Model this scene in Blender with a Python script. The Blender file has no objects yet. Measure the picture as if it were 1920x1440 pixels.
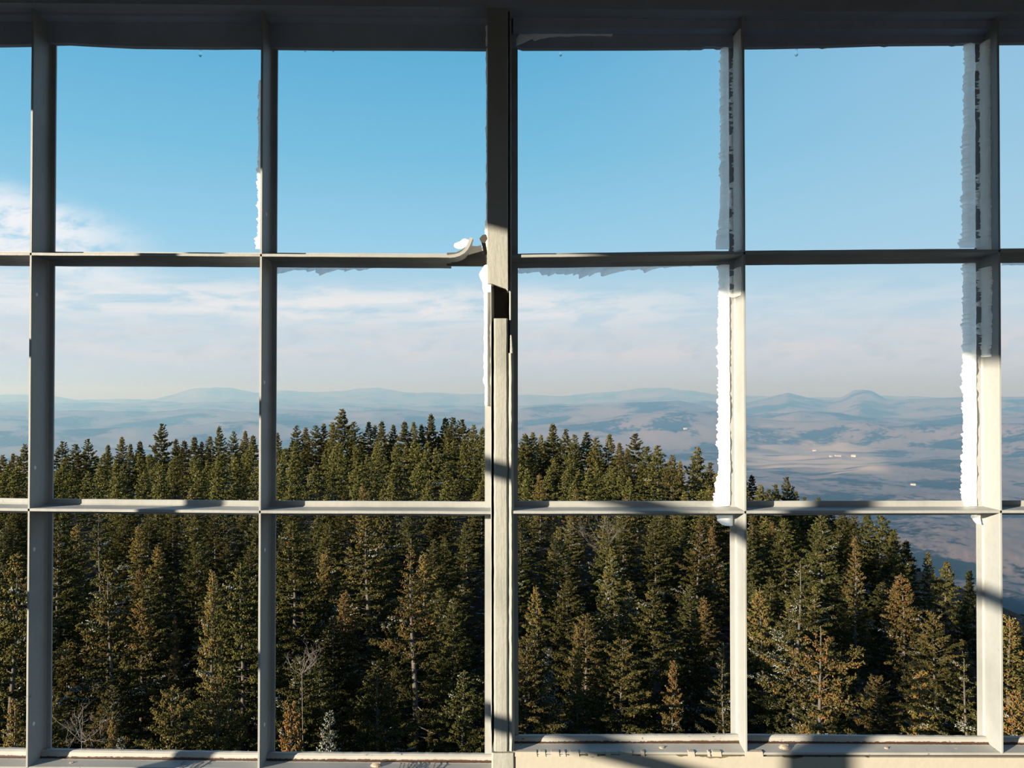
import bpy, bmesh, math, random
import numpy as np
from mathutils import Vector, Matrix, noise as mnoise

random.seed(7)
rng = np.random.default_rng(7)
scene = bpy.context.scene
COL = scene.collection
PI = math.pi

# ------------------------------------------------------------------ camera
F = 1550.0
PITCH = math.radians(0.7)
cam_d = bpy.data.cameras.new('camera')
cam_d.sensor_width = 36.0
cam_d.lens = 36.0 * F / 1920.0
cam_d.clip_start = 0.02
cam_d.clip_end = 90000.0
cam = bpy.data.objects.new('camera', cam_d)
COL.objects.link(cam)
cam.rotation_euler = (PI / 2 + PITCH, 0, 0)
scene.camera = cam
cp, sp = math.cos(PITCH), math.sin(PITCH)


def at(px, py, Y):
    """world point seen at pixel (px,py) on the plane y = Y"""
    a, b = (px - 960.0) / F, (720.0 - py) / F
    d = Vector((a, cp - b * sp, sp + b * cp))
    return d * (Y / d.y)


def to_px(p):
    x, y, z = p
    w = y * cp + z * sp
    v = -y * sp + z * cp
    return 960 + F * x / w, 720 - F * v / w


# ------------------------------------------------------------------ helpers
def link(name, me, mats, parent=None):
    o = bpy.data.objects.new(name, me)
    if not isinstance(mats, (list, tuple)):
        mats = [mats]
    if len(me.materials) == 0:
        for m in mats:
            me.materials.append(m)
    COL.objects.link(o)
    if parent is not None:
        o.parent = parent
    return o


def obj(name, bm, mats, parent=None, smooth=False):
    me = bpy.data.meshes.new(name)
    bmesh.ops.recalc_face_normals(bm, faces=bm.faces[:])
    bm.to_mesh(me)
    bm.free()
    if smooth:
        me.polygons.foreach_set('use_smooth', [True] * len(me.polygons))
    return link(name, me, mats, parent)


def tag(o, label=None, cat=None, group=None, kind=None):
    if label: o['label'] = label
    if cat: o['category'] = cat
    if group: o['group'] = group
    if kind: o['kind'] = kind
    return o


def empty(name, loc=(0, 0, 0), rz=0.0):
    o = bpy.data.objects.new(name, None)
    o.empty_display_size = 0.1
    COL.objects.link(o)
    o.location = loc
    o.rotation_euler = (0, 0, rz)
    return o


def bx(bm, x0, x1, y0, y1, z0, z1):
    vs = [bm.verts.new((x, y, z)) for x in (x0, x1) for y in (y0, y1) for z in (z0, z1)]
    for f in ((0, 1, 3, 2), (4, 6, 7, 5), (0, 4, 5, 1), (2, 3, 7, 6), (0, 2, 6, 4), (1, 5, 7, 3)):
        bm.faces.new([vs[i] for i in f])
    return vs


def sweep(bm, path, prof_fn, cap=True):
    """path: list of points; prof_fn(i, p) -> list of world points (closed ring)"""
    rings = []
    for i, p in enumerate(path):
        rings.append([bm.verts.new(q) for q in prof_fn(i, p)])
    n = len(rings[0])
    for a, b in zip(rings[:-1], rings[1:]):
        for k in range(n):
            bm.faces.new((a[k], a[(k + 1) % n], b[(k + 1) % n], b[k]))
    if cap:
        bm.faces.new(rings[0])
        bm.faces.new(rings[-1][::-1])


def hull_prism(bm, pts_xz, y0, y1):
    """polygon in the xz plane extruded from y0 to y1"""
    a = [bm.verts.new((x, y0, z)) for x, z in pts_xz]
    b = [bm.verts.new((x, y1, z)) for x, z in pts_xz]
    n = len(a)
    bm.faces.new(a)
    bm.faces.new(b[::-1])
    for k in range(n):
        bm.faces.new((a[k], b[k], b[(k + 1) % n], a[(k + 1) % n]))


def px_prism(bm, pts, Yf, Yb):
    """outline given where its front face is seen, at depth Yf; runs back to Yb"""
    hull_prism(bm, [(at(x, y, Yf).x, at(x, y, Yf).z) for x, y in pts], Yf, Yb)


# ------------------------------------------------------------------ node helpers
class NT:
    def __init__(self, tree):
        self.t = tree
        self.n = tree.nodes
        self.n.clear()

    def node(self, typ, **kw):
        n = self.n.new(typ)
        for k, v in kw.items():
            setattr(n, k, v)
        return n

    def put(self, sock, v):
        if hasattr(v, 'links') or isinstance(v, bpy.types.NodeSocket):
            self.t.links.new(v, sock)
        else:
            sock.default_value = v

    def math(self, op, a, b=0.0, c=0.0, clamp=False):
        n = self.node('ShaderNodeMath', operation=op, use_clamp=clamp)
        self.put(n.inputs[0], a); self.put(n.inputs[1], b); self.put(n.inputs[2], c)
        return n.outputs[0]

    def vmath(self, op, a, b=(0, 0, 0)):
        n = self.node('ShaderNodeVectorMath', operation=op)
        self.put(n.inputs[0], a); self.put(n.inputs[1], b)
        return n.outputs[0] if op not in ('LENGTH', 'DOT_PRODUCT') else n.outputs[1]

    def comb(self, x, y, z):
        n = self.node('ShaderNodeCombineXYZ')
        self.put(n.inputs[0], x); self.put(n.inputs[1], y); self.put(n.inputs[2], z)
        return n.outputs[0]

    def sep(self, v):
        n = self.node('ShaderNodeSeparateXYZ')
        self.put(n.inputs[0], v)
        return n.outputs

    def noise(self, vec, scale, detail=4.0, rough=0.55, dist=0.0):
        n = self.node('ShaderNodeTexNoise')
        self.put(n.inputs['Vector'], vec)
        n.inputs['Scale'].default_value = scale
        n.inputs['Detail'].default_value = detail
        n.inputs['Roughness'].default_value = rough
        n.inputs['Distortion'].default_value = dist
        return n.outputs[0]

    def smooth(self, v, a, b, lo=0.0, hi=1.0):
        n = self.node('ShaderNodeMapRange', interpolation_type='SMOOTHSTEP')
        self.put(n.inputs[0], v)
        n.inputs[1].default_value = a; n.inputs[2].default_value = b
        n.inputs[3].default_value = lo; n.inputs[4].default_value = hi
        return n.outputs[0]

    def ramp(self, v, stops, interp='LINEAR'):
        n = self.node('ShaderNodeValToRGB')
        cr = n.color_ramp
        cr.interpolation = interp
        while len(cr.elements) < len(stops):
            cr.elements.new(0.5)
        for e, (p, c) in zip(cr.elements, stops):
            e.position = p
            e.color = (*c, 1.0)
        self.put(n.inputs[0], v)
        return n.outputs[0]

    def mix(self, f, a, b, blend='MIX'):
        n = self.node('ShaderNodeMix', data_type='RGBA', blend_type=blend)
        self.put(n.inputs[0], f)
        for s, v in ((n.inputs[6], a), (n.inputs[7], b)):
            self.put(s, (*v, 1.0) if isinstance(v, tuple) and len(v) == 3 else v)
        return n.outputs[2]


def srgb(r, g, b):
    def f(c):
        c /= 255.0
        return c / 12.92 if c <= 0.04045 else ((c + 0.055) / 1.055) ** 2.4
    return (f(r), f(g), f(b))


def material(name):
    m = bpy.data.materials.new(name)
    m.use_nodes = True
    return m, NT(m.node_tree)


def principled(nt, color, rough=0.6, bump=None, bump_d=0.001, bump_s=0.5, spec=0.4, **kw):
    p = nt.node('ShaderNodeBsdfPrincipled')
    nt.put(p.inputs['Base Color'], (*color, 1.0) if isinstance(color, tuple) else color)
    nt.put(p.inputs['Roughness'], rough)
    p.inputs['Specular IOR Level'].default_value = spec
    for k, v in kw.items():
        nt.put(p.inputs[k.replace('_', ' ')], v)
    if bump is not None:
        b = nt.node('ShaderNodeBump')
        b.inputs['Strength'].default_value = bump_s
        b.inputs['Distance'].default_value = bump_d
        nt.put(b.inputs['Height'], bump)
        nt.t.links.new(b.outputs[0], p.inputs['Normal'])
    o = nt.node('ShaderNodeOutputMaterial')
    nt.t.links.new(p.outputs[0], o.inputs['Surface'])
    return p


def geo_pos(nt):
    return nt.node('ShaderNodeNewGeometry').outputs['Position']


# ------------------------------------------------------------------ materials
def paint(name, base, dirt, chip, chip_amt=0.66, bump_d=0.0006, rough=0.55):
    m, nt = material(name)
    p = geo_pos(nt)
    big = nt.noise(p, 9.0, 5, 0.6)
    fine = nt.noise(p, 140.0, 4, 0.6)
    ch = nt.noise(p, 46.0, 6, 0.72)
    c = nt.mix(nt.smooth(big, 0.42, 0.75), base, dirt)
    c = nt.mix(nt.smooth(fine, 0.45, 0.8, 0.0, 0.35), c, dirt)
    c = nt.mix(nt.smooth(ch, chip_amt, chip_amt + 0.025), c, chip)
    strk = nt.noise(nt.vmath('MULTIPLY', p, (90.0, 90.0, 14.0)), 1.0, 4, 0.6)
    h = nt.math('ADD', nt.math('MULTIPLY', fine, 0.5), nt.math('ADD', strk, nt.math('MULTIPLY', nt.smooth(ch, chip_amt - .03, chip_amt), -1.0)))
    principled(nt, c, rough, bump=h, bump_d=bump_d, bump_s=0.6, spec=0.35)
    return m


M_BAR = paint('bar paint', srgb(152, 156, 158), srgb(136, 140, 142), srgb(70, 60, 52), 0.70)
M_POST = paint('post paint', srgb(152, 155, 152), srgb(138, 141, 138), srgb(80, 72, 64), 0.70, 0.0018)
M_WALL = paint('wall paint', srgb(174, 171, 162), srgb(163, 160, 151), srgb(120, 118, 84), 0.74, 0.0006)
M_HEAD = paint('lintel paint', srgb(168, 178, 196), srgb(152, 161, 178), srgb(70, 68, 68), 0.72)
M_INT = paint('cabin paint', srgb(74, 82, 90), srgb(62, 70, 78), srgb(40, 40, 40), 0.74)


def sill_paint():
    m, nt = material('sill paint')
    p = geo_pos(nt)
    att = nt.node('ShaderNodeAttribute', attribute_name='seam').outputs['Fac']
    big = nt.noise(p, 12.0, 5, 0.6)
    fine = nt.noise(p, 230.0, 4, 0.7)
    chip = nt.noise(nt.vmath('MULTIPLY', p, (1.0, 1.6, 1.6)), 55.0, 6, 0.75)
    c = nt.mix(nt.smooth(big, 0.4, 0.75), srgb(162, 163, 162), srgb(146, 147, 147))
    c = nt.mix(nt.smooth(chip, 0.655, 0.67), c, srgb(50, 46, 44))
    rust = nt.math('MULTIPLY', att, nt.math('ADD', 0.12, nt.math('ADD', nt.math('MULTIPLY', fine, .95), nt.math('MULTIPLY', big, .65))))
    c = nt.mix(nt.smooth(rust, 0.50, 0.66), c, nt.mix(fine, srgb(36, 28, 24), srgb(92, 62, 44)))
    h = nt.math('SUBTRACT', nt.math('MULTIPLY', fine, 0.4), nt.smooth(chip, 0.66, 0.69))
    principled(nt, c, 0.5, bump=h, bump_d=0.0006, bump_s=0.6)
    return m


M_SILL = sill_paint()


def rime_mat():
    m, nt = material('rime ice')
    p = geo_pos(nt)
    n = nt.noise(p, 130.0, 5, 0.65)
    c = nt.mix(n, (0.84, 0.87, 0.88), (0.95, 0.96, 0.96))
    dif = nt.node('ShaderNodeBsdfDiffuse')
    tr = nt.node('ShaderNodeBsdfTranslucent')
    nt.put(dif.inputs[0], nt.mix(1.0, c, (.80, .80, .80), 'MULTIPLY')); nt.put(tr.inputs[0], nt.mix(1.0, c, (.92, .88, .84), 'MULTIPLY'))
    b = nt.node('ShaderNodeBump')
    b.inputs['Strength'].default_value = .6
    b.inputs['Distance'].default_value = .0012
    nt.put(b.inputs['Height'], n)
    nt.t.links.new(b.outputs[0], dif.inputs['Normal'])
    mx = nt.node('ShaderNodeAddShader')
    nt.t.links.new(dif.outputs[0], mx.inputs[0]); nt.t.links.new(tr.outputs[0], mx.inputs[1])
    o = nt.node('ShaderNodeOutputMaterial')
    nt.t.links.new(mx.outputs[0], o.inputs['Surface'])
    return m


M_RIME = rime_mat()
m, nt = material('clear ice')
principled(nt, (0.93, 0.97, 1.0), 0.03, spec=0.5, Transmission_Weight=1.0, IOR=1.31)
M_ICE = m
m, nt = material('dark rust')
fine = nt.noise(geo_pos(nt), 180.0, 4, 0.6)
principled(nt, nt.mix(fine, srgb(46, 44, 44), srgb(70, 66, 64)), 0.8)
M_RUST = m
m, nt = material('zinc screw')
fine = nt.noise(geo_pos(nt), 300.0, 4, 0.6)
principled(nt, nt.mix(fine, srgb(188, 184, 172), srgb(130, 110, 92)), 0.45)
M_SCREW = m
m, nt = material('scratch')
principled(nt, srgb(112, 112, 116), 0.8)
M_SCRATCH = m
m, nt = material('white dome')
principled(nt, (0.9, 0.92, 0.95), 0.4)
M_DOME = m
m, nt = material('floor boards')
p = geo_pos(nt)
principled(nt, nt.mix(nt.noise(nt.vmath('MULTIPLY', p, (30, 2, 1)), 1.0), srgb(52, 50, 50), srgb(38, 38, 40)), 0.8)
M_FLOOR = m

# ------------------------------------------------------------------ sun
SUN_AZ = math.radians(52.0)      # light travels forward and to the right
SUN_EL = math.radians(11.6)
sd = Vector((math.sin(SUN_AZ) * math.cos(SUN_EL), math.cos(SUN_AZ) * math.cos(SUN_EL), -math.sin(SUN_EL)))
sun_d = bpy.data.lights.new('sun', 'SUN')
sun_d.energy = 12.0
sun_d.angle = math.radians(0.6)
sun_d.color = (1.0, 0.84, 0.61)
sun = bpy.data.objects.new('sun', sun_d)
COL.objects.link(sun)
sun.rotation_mode = 'QUATERNION'
sun.rotation_quaternion = sd.to_track_quat('-Z', 'Y')
sun.location = (-20, -20, 12)

# ------------------------------------------------------------------ sky
w = bpy.data.worlds.new('sky')
scene.world = w
w.use_nodes = True
nt = NT(w.node_tree)
d = nt.node('ShaderNodeTexCoord').outputs['Generated']
dx, dy, dz = nt.sep(d)
el = nt.math('MULTIPLY', nt.math('ARCSINE', dz), 180 / PI)
az = nt.math('MULTIPLY', nt.math('ARCTAN2', dx, dy), 180 / PI)
elf = nt.math('DIVIDE', nt.math('ADD', el, 5.0), 95.0, clamp=True)


def ep(e):
    return (e + 5.0) / 95.0


sky = nt.ramp(elf, [
    (ep(-5), srgb(150, 175, 200)),
    (ep(0), srgb(194, 210, 232)),
    (ep(3), srgb(202, 217, 234)),
    (ep(6), srgb(184, 214, 234)),
    (ep(10), srgb(152, 206, 236)),
    (ep(16), srgb(118, 189, 224)),
    (ep(23), srgb(92, 172, 214)),
    (ep(35), srgb(54, 116, 166)),
    (ep(60), srgb(34, 78, 128)),
    (ep(90), srgb(26, 62, 106)),
])
# a paler, milkier sky towards the right
azr = nt.math('MULTIPLY', nt.smooth(az, -4.0, 36.0, 0.0, 0.42), nt.smooth(el, 2.0, 12.0))
sky = nt.mix(azr, sky, srgb(186, 212, 232))
# streaky cirrus, in bearing/height coordinates
cvec = nt.comb(az, nt.math('MULTIPLY', el, 4.2), 3.0)
warp = nt.noise(cvec, 0.16, 3, 0.5)
streak = nt.noise(nt.comb(nt.math('ADD', nt.math('MULTIPLY', az, 0.55), nt.math('MULTIPLY', warp, 6.0)), nt.math('SUBTRACT', nt.math('MULTIPLY', el, 2.6), nt.math('MULTIPLY', az, 0.10)), 7.3), 0.42, 7, 0.6)
puffn = nt.noise(nt.comb(nt.math('MULTIPLY', az, 0.9), nt.math('SUBTRACT', nt.math('MULTIPLY', el, 2.0), nt.math('MULTIPLY', az, 0.25)), 1.7), 0.55, 7, 0.62, 0.3)


def win(v, a0, a1, b0, b1):
    return nt.math('MULTIPLY', nt.smooth(v, a0, a1), nt.smooth(v, b0, b1, 1.0, 0.0))


topedge = nt.math('ADD', el, nt.math('MULTIPLY', nt.math('ADD', az, 32.0), 0.24))   # the wisp falls off to the right
c1 = nt.math('MULTIPLY', win(az, -60.0, -40.0, -30.0, -21.5), win(topedge, 7.6, 8.8, 10.9, 13.2))
c1 = nt.math('MULTIPLY', c1, nt.smooth(puffn, 0.26, 0.56))
c2 = nt.math('MULTIPLY', win(el, 4.0, 5.6, 6.3, 8.2), nt.smooth(streak, 0.30, 0.62))
c2 = nt.math('MULTIPLY', c2, nt.smooth(az, -2.0, 18.0, 0.95, 0.30))
c3 = nt.math('MULTIPLY', win(el, 0.8, 3.0, 3.4, 6.0), nt.smooth(streak, 0.36, 0.66, 0.15, 0.75))
c4 = nt.math('MULTIPLY', win(el, 1.0, 2.6, 3.2, 5.0), nt.smooth(puffn, 0.46, 0.70, 0.0, 0.55))
sky = nt.mix(c3, sky, srgb(222, 222, 228))
sky = nt.mix(c4, sky, srgb(186, 200, 216))
sky = nt.mix(c2, sky, srgb(236, 238, 242))
sky = nt.mix(nt.math('MULTIPLY', c1, 1.0, clamp=True), sky, srgb(240, 244, 250))
bg = nt.node('ShaderNodeBackground')
nt.t.links.new(sky, bg.inputs[0])
bg.inputs[1].default_value = 1.0
out = nt.node('ShaderNodeOutputWorld')
nt.t.links.new(bg.outputs[0], out.inputs['Surface'])

# ------------------------------------------------------------------ the lookout's window wall
D = 1.10            # depth of the bars' front edges
DB = 1.139          # depth of the flanges at the back
TW = 0.0017         # half thickness of a bar's web
FT = 0.003          # flange thickness
FH = 0.0098         # half width of a flange


def wob(seed, s, a):
    return a * (mnoise.noise(Vector((s * 1.0, seed * 3.7, 0.3))))


def lerp_pts(pts, n):
    """resample a polyline of pixel points"""
    out = []
    for (a, b) in zip(pts[:-1], pts[1:]):
        for k in range(n):
            t = k / n
            out.append((a[0] + (b[0] - a[0]) * t, a[1] + (b[1] - a[1]) * t))
    out.append(pts[-1])
    return out


def t_bar(name, pts, vertical, parent, seed=0, web=True, mat=None, n=14, fh=FH, tw=TW):
    """a T-shaped glazing bar: a web towards the room, a flange outside. pts: where its front edge is seen."""
    bm = bmesh.new()
    path = [at(x, y, D) for x, y in lerp_pts(pts, n)]

    def prof(i, p):
        j = wob(seed, i * 0.9, 0.0007)
        r = tw * 0.6
        if vertical:
            fl = fh
            x, z = p.x + j * 0.4, p.z
            ring = [(x - tw, D + r), (x - tw + r * .5, D), (x + tw - r * .5, D), (x + tw, D + r), (x + tw, DB - 0.002), (x + tw + 0.002, DB),
                    (x + fh, DB), (x + fh, DB + FT), (x - fl, DB + FT), (x - fl, DB), (x - min(fl, tw + 0.002), DB), (x - tw, DB - 0.002)]
            return [(q, y, z) for q, y in ring]
        x, z = p.x, p.z + j * 0.4
        t2 = 0.0021
        ring = [(z + t2, D + r), (z + t2 - r * .5, D), (z - t2 + r * .5, D), (z - t2, D + r), (z - t2, DB - 0.002), (z - t2 - 0.002, DB - .0005),
                (z - fh, DB - .0005), (z - fh, DB + FT + .0005), (z + fh, DB + FT + .0005), (z + fh, DB - .0005), (z + t2 + 0.002, DB - .0005), (z + t2, DB - 0.002)]
        return [(x, y, q) for q, y in ring]
    sweep(bm, path, prof)
    return obj(name, bm, mat or M_BAR, parent)


# vertical and horizontal bars, where their front edges are seen
VB = {1: [(61.5, -6), (50, 1441)], 2: [(491.5, -6), (485, 1444)], 3: [(1393.5, 20), (1399.5, 1411)], 4: [(1871.5, 20), (1879.5, 1413)]}

win1 = tag(empty('window_1', (0, D, -0.5)), 'left-hand steel window frame without glass, white paint peeling, left of the thick centre post', 'window', kind='structure')
win2 = tag(empty('window_2', (0, D, -0.5)), 'right-hand steel window frame without glass, rime on its bars, right of the thick centre post', 'window', kind='structure')


def keep(o, par):
    """parent without moving"""
    o.parent = par
    o.matrix_parent_inverse = par.matrix_world.inverted() if False else Matrix.Translation(-Vector(par.location))
    return o


def pbar(*a, parent=None, **k):
    return keep(t_bar(*a, None, **k), parent)


for k in (1, 2):
    o = pbar('upright_bar', VB[k], True, parent=win1, seed=k)
for k in (3, 4):
    o = pbar('upright_bar', VB[k], True, parent=win2, seed=k)
pbar('upright_bar', [(2350, 20), (2362, 1413)], True, parent=win2, seed=10)
pbar('cross_bar', [(-306, 471), (0, 476), (487, 478.5), (842, 480.5)], False, parent=win1, seed=21)
pbar('cross_bar', [(-306, 950), (0, 955.5), (480, 959.8), (921, 961.5)], False, parent=win1, seed=22)
pbar('cross_bar', [(956, 480.5), (1400, 474.5), (1920, 470), (2500, 464)], False, parent=win2, seed=23)
pbar('cross_bar', [(962, 960.8), (1400, 960.5), (1920, 959.5), (2500, 958)], False, parent=win2, seed=24)

# torn end of the upper left cross bar: web curling up, flange laid open
bm = bmesh.new()
curl = [(842, 480.5), (852, 479.6), (861, 477), (868, 473), (874, 467), (878.5, 459.5), (881.5, 452), (884, 445.5)]
pp = [at(x, y, D) for x, y in curl]
dirs = []
for i in range(len(pp)):
    a, b = pp[max(0, i - 1)], pp[min(len(pp) - 1, i + 1)]
    t = (b - a); t.normalize()
    dirs.append(Vector((-t.z, 0, t.x)))
back = [DB, DB, DB, DB - .002, DB - .006, DB - .012, DB - .018, DB - .026]


def curlprof(i, p):
    nrm = dirs[i] * 0.0021
    b = back[i]
    return [tuple(p + nrm), tuple(p - nrm), (p.x - nrm.x, b, p.z - nrm.z), (p.x + nrm.x, b, p.z + nrm.z)]


sweep(bm, pp, curlprof)
keep(obj('torn_web', bm, M_BAR), win1)
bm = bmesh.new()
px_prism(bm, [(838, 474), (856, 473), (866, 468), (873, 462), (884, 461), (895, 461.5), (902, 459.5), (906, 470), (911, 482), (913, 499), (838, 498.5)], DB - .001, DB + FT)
keep(obj('torn_flange', bm, paint('shade-toned torn steel', srgb(78, 80, 80), srgb(64, 66, 66), srgb(46, 42, 40), 0.62)), win1)  # the curl's shadow on the flange is put into this darker grey
bm = bmesh.new()
px_prism(bm, [(899, 447), (904, 441), (911, 439), (914, 446), (910, 452), (912, 466), (915, 484), (912, 484), (906, 470), (903, 455)], 1.118, 1.124)
keep(obj('torn_strip', bm, M_RUST), win1)


# sills: an angle with an upstand against the outside
def sill(name, front, up_top, up_bot, parent, lip):
    bm = bmesh.new()
    lay = bm.verts.layers.float.new('seam')
    n = 60
    fr, ut, ub = lerp_pts(front, n), lerp_pts(up_top, n), lerp_pts(up_bot, n)
    YU = D + 0.030
    rings = []
    for i, (a, b, c) in enumerate(zip(fr, ut, ub)):
        j = wob(31, i * .6, 0.0006)
        f = at(a[0], a[1], D)
        u = at(b[0], b[1], YU + 0.004)
        q = at(c[0], c[1], YU)
        x = f.x
        ring = [(x, D + .0012, f.z), (x, D, f.z - .001), (x, D, f.z - lip), (x, YU + .012, f.z - lip - .004), (x, YU + .012, u.z - .002), (x, YU + .008, u.z + j), (x, YU + .003, u.z + j * .5),
                (x, YU + .0005, u.z - .002), (x, YU - .0006, q.z + .0022), (x, YU - .0022, q.z), (x, YU - .008, q.z - .0004)]
        seam = [0.15, .3, .55, 0, 0, 0, 0, 0.0, 0.55, 1.0, 0.0]
        vs = [bm.verts.new(v) for v in ring]
        for v, s in zip(vs, seam):
            v[lay] = s
        rings.append(vs)
    m_ = len(rings[0])
    for A, B in zip(rings[:-1], rings[1:]):
        for k in range(m_):
            bm.faces.new((A[k], A[(k + 1) % m_], B[(k + 1) % m_], B[k]))
    bm.faces.new(rings[0]); bm.faces.new(rings[-1])
    return keep(obj(name, bm, M_SILL), parent)


sill('sill', [(-306, 1434), (0, 1438), (480, 1441), (924, 1445)], [(-306, 1399), (0, 1404), (480, 1411), (924, 1414)], [(-306, 1414), (0, 1418.5), (480, 1424), (924, 1427.5)], win1, 0.004)
sill('sill', [(962, 1410), (1400, 1411.5), (1880, 1412), (2500, 1413)], [(962, 1379), (1400, 1377.5), (1880, 1381.5), (2500, 1384)], [(962, 1391.5), (1400, 1391), (1880, 1393.5), (2500, 1397)], win2, 0.0026)


# screws on the sills
def screw(px, py, r, parent, wing=False):
    bm = bmesh.new()
    c = at(px, py, D + .014)
    bmesh.ops.create_uvsphere(bm, u_segments=14, v_segments=8, radius=r, matrix=Matrix.Translation(c) @ Matrix.Diagonal((1, 1, .42, 1)))
    bx(bm, c.x - r * .75, c.x + r * .75, c.y - r * .14, c.y + r * .14, c.z + r * .30, c.z + r * .47)
    bmesh.ops.create_cone(bm, cap_ends=True, segments=14, radius1=r * 1.25, radius2=r * 1.05, depth=r * .16, matrix=Matrix.Translation(c - Vector((0, 0, r * .1))))
    return keep(obj('screw', bm, M_SCREW, smooth=False), parent)


screw(706, 1434, .0072, win1)
screw(1471, 1400, .0066, win2)
screw(1662, 1402.5, .0030, win2)
screw(1792, 1404.5, .0026, win2)
screw(1241, 1402, .0040, win2)
screw(134, 1431, .0034, win1)

# small white domes standing in for clip holes in the uprights
for (px, py, wn, k) in ((66, 552, win1, 1), (63, 877, win1, 1), (61.5, 1030, win1, 1), (60.5, 1357, win1, 1), (494, 1031, win1, 2), (493, 1359, win1, 2), (496.5, 402, win1, 2), (493, 717, win1, 2)):
    t = (py + 6) / 1450.0
    fx = VB[k][0][0] + (VB[k][1][0] - VB[k][0][0]) * t
    base = at(fx, py, D)
    off = (px - 960) / (fx - 960)
    Yp = min(DB - .004, D / off)
    z = at(px, py, Yp).z
    bm = bmesh.new()
    bmesh.ops.create_uvsphere(bm, u_segments=10, v_segments=6, radius=.0026, matrix=Matrix.Translation((base.x + TW, Yp, z)) @ Matrix.Diagonal((.5, 1, 1.1, 1)))
    keep(obj('hole_dome', bm, M_DOME), wn)


# scratched letters on the left sill
def scratch(parent, strokes, ox, oy, s, Yd):
    bm = bmesh.new()
    for st in strokes:
        pts = [at(ox + x * s, oy, Yd) + Vector((0, -(y - .5) * s * .0021 * 1.0, 0.0003)) for x, y in st]
        for a, b in zip(pts[:-1], pts[1:]):
            dv = (b - a); dv.z = 0
            if dv.length < 1e-6: continue
            nrm = Vector((-dv.y, dv.x, 0)).normalized() * .00065
            up = Vector((0, 0, .0005))
            q = [a + nrm, a - nrm, b - nrm, b + nrm]
            lo = [bm.verts.new(v) for v in q]
            hi = [bm.verts.new(v + up) for v in q]
            bm.faces.new(hi)
            bm.faces.new(lo[::-1])
            for k in range(4):
                bm.faces.new((lo[k], lo[(k + 1) % 4], hi[(k + 1) % 4], hi[k]))
    return keep(obj('scratched_letters', bm, M_SCRATCH), parent)


T_ = [[(0, 0), (1, .1)], [(.5, 0), (.45, 1)]]
H_ = [[(0, 0), (0, 1)], [(.9, 0), (.8, 1)], [(0, .5), (.9, .5)]]
O_ = [[(0, .3), (.4, .1), (.8, .3), (.7, .8), (.2, .9), (0, .3)]]
L_ = [[(.1, 0), (0, 1), (.8, .95)]]
F_ = [[(.1, 0), (0, 1)], [(.1, 0), (.9, .05)], [(.1, .45), (.7, .45)]]
S_ = [[(.8, .1), (.2, .1), (.1, .4), (.7, .6), (.6, .95), (0, .9)]]


def word(letters, step):
    out = []
    for i, L in enumerate(letters):
        for st in L:
            out.append([(x + i * step, y) for x, y in st])
    return out


scratch(win1, word([T_, H_, O_, L_, [], L_, F_], 1.25), 746, 1437.0, 9.0, D + .006)
scratch(win1, word([S_, [], L_, F_], 1.2), 338, 1434.5, 10.0, D + .008)

# centre post
POST_T, POST_B = -70, 2880
post = tag(empty('post', (-0.012, D, -0.5)), 'thick upright steel post between the left and right window frames', 'post', kind='structure')
bm = bmesh.new()
px_prism(bm, [(920, POST_T), (960, POST_T), (962, POST_B), (921, POST_B)], 1.142, 1.152)
keep(obj('back_channel', bm, M_RUST), post)


def wavy_prism(pts_l, pts_r, Yf, Yb, name, par, seed, amp=.0005, n=60, bev=.0012):
    bm = bmesh.new()
    L, R = lerp_pts(pts_l, n), lerp_pts(pts_r, n)
    path = list(range(len(L)))

    def prof(i, _):
        a, b = at(*L[i], Yf), at(*R[i], Yf)
        j1, j2 = wob(seed, i * .7, amp), wob(seed + 5, i * .7, amp)
        zz = (a.z, b.z)
        return [(a.x + j1, Yf + bev, a.z), (a.x + j1 + bev, Yf, a.z), ((a.x + b.x) / 2, Yf - .0003, (a.z + b.z) / 2), (b.x + j2 - bev, Yf, b.z), (b.x + j2, Yf + bev, b.z), (b.x + j2, Yb, b.z), (a.x + j1, Yb, a.z)]
    sweep(bm, path, prof)
    return keep(obj(name, bm, M_POST), par)


# cover plate on the upper half, ending in a slanting cut
bm = bmesh.new()
px_prism(bm, [(914, POST_T), (952.5, POST_T), (952.5, 440), (953, 546), (949, 542), (938, 538), (925, 533), (914, 532), (913.5, 500)], 1.086, 1.093)
o = keep(obj('cover_plate', bm, M_POST), post)
md = o.modifiers.new('edge', 'BEVEL'); md.width = .0008; md.segments = 2; md.limit_method = 'ANGLE'
wavy_prism([(913.5, POST_T), (920.5, 529)], [(922.5, POST_T), (924.5, 529)], 1.0931, 1.142, 'cover_side', post, 2, .0002)
bm = bmesh.new()
lipp = [at(921 + .8 * t / 40, 534 + (1406 - 534) * t / 40, 1.1) for t in range(41)]
sweep(bm, lipp, lambda i, p: [(p.x + wob(3, i, .0003), 1.099, p.z), (p.x + .0032 + wob(4, i, .0004), 1.142, p.z), (p.x - .0012, 1.142, p.z), (p.x - .0008, 1.101, p.z)])
keep(obj('channel_lip', bm, M_POST), post)
wavy_prism([(926, 597), (926, 1409)], [(952, 597), (953, 1409)], 1.098, 1.142, 'post_face', post, 4, .0004, bev=.002)
wavy_prism([(954, POST_T), (955, 600)], [(958.5, POST_T), (959.5, 600)], 1.096, 1.142, 'stop_strip', post, 5, .0003)
wavy_prism([(953, 662), (954, 1409)], [(963, 662), (964.5, 1409)], 1.0983, 1.142, 'post_edge', post, 6, .0008, bev=.003)
wavy_prism([(956.5, 628), (956, 664)], [(961, 634), (963, 664)], 1.100, 1.122, 'stop_strip', post, 7, .0006)
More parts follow.
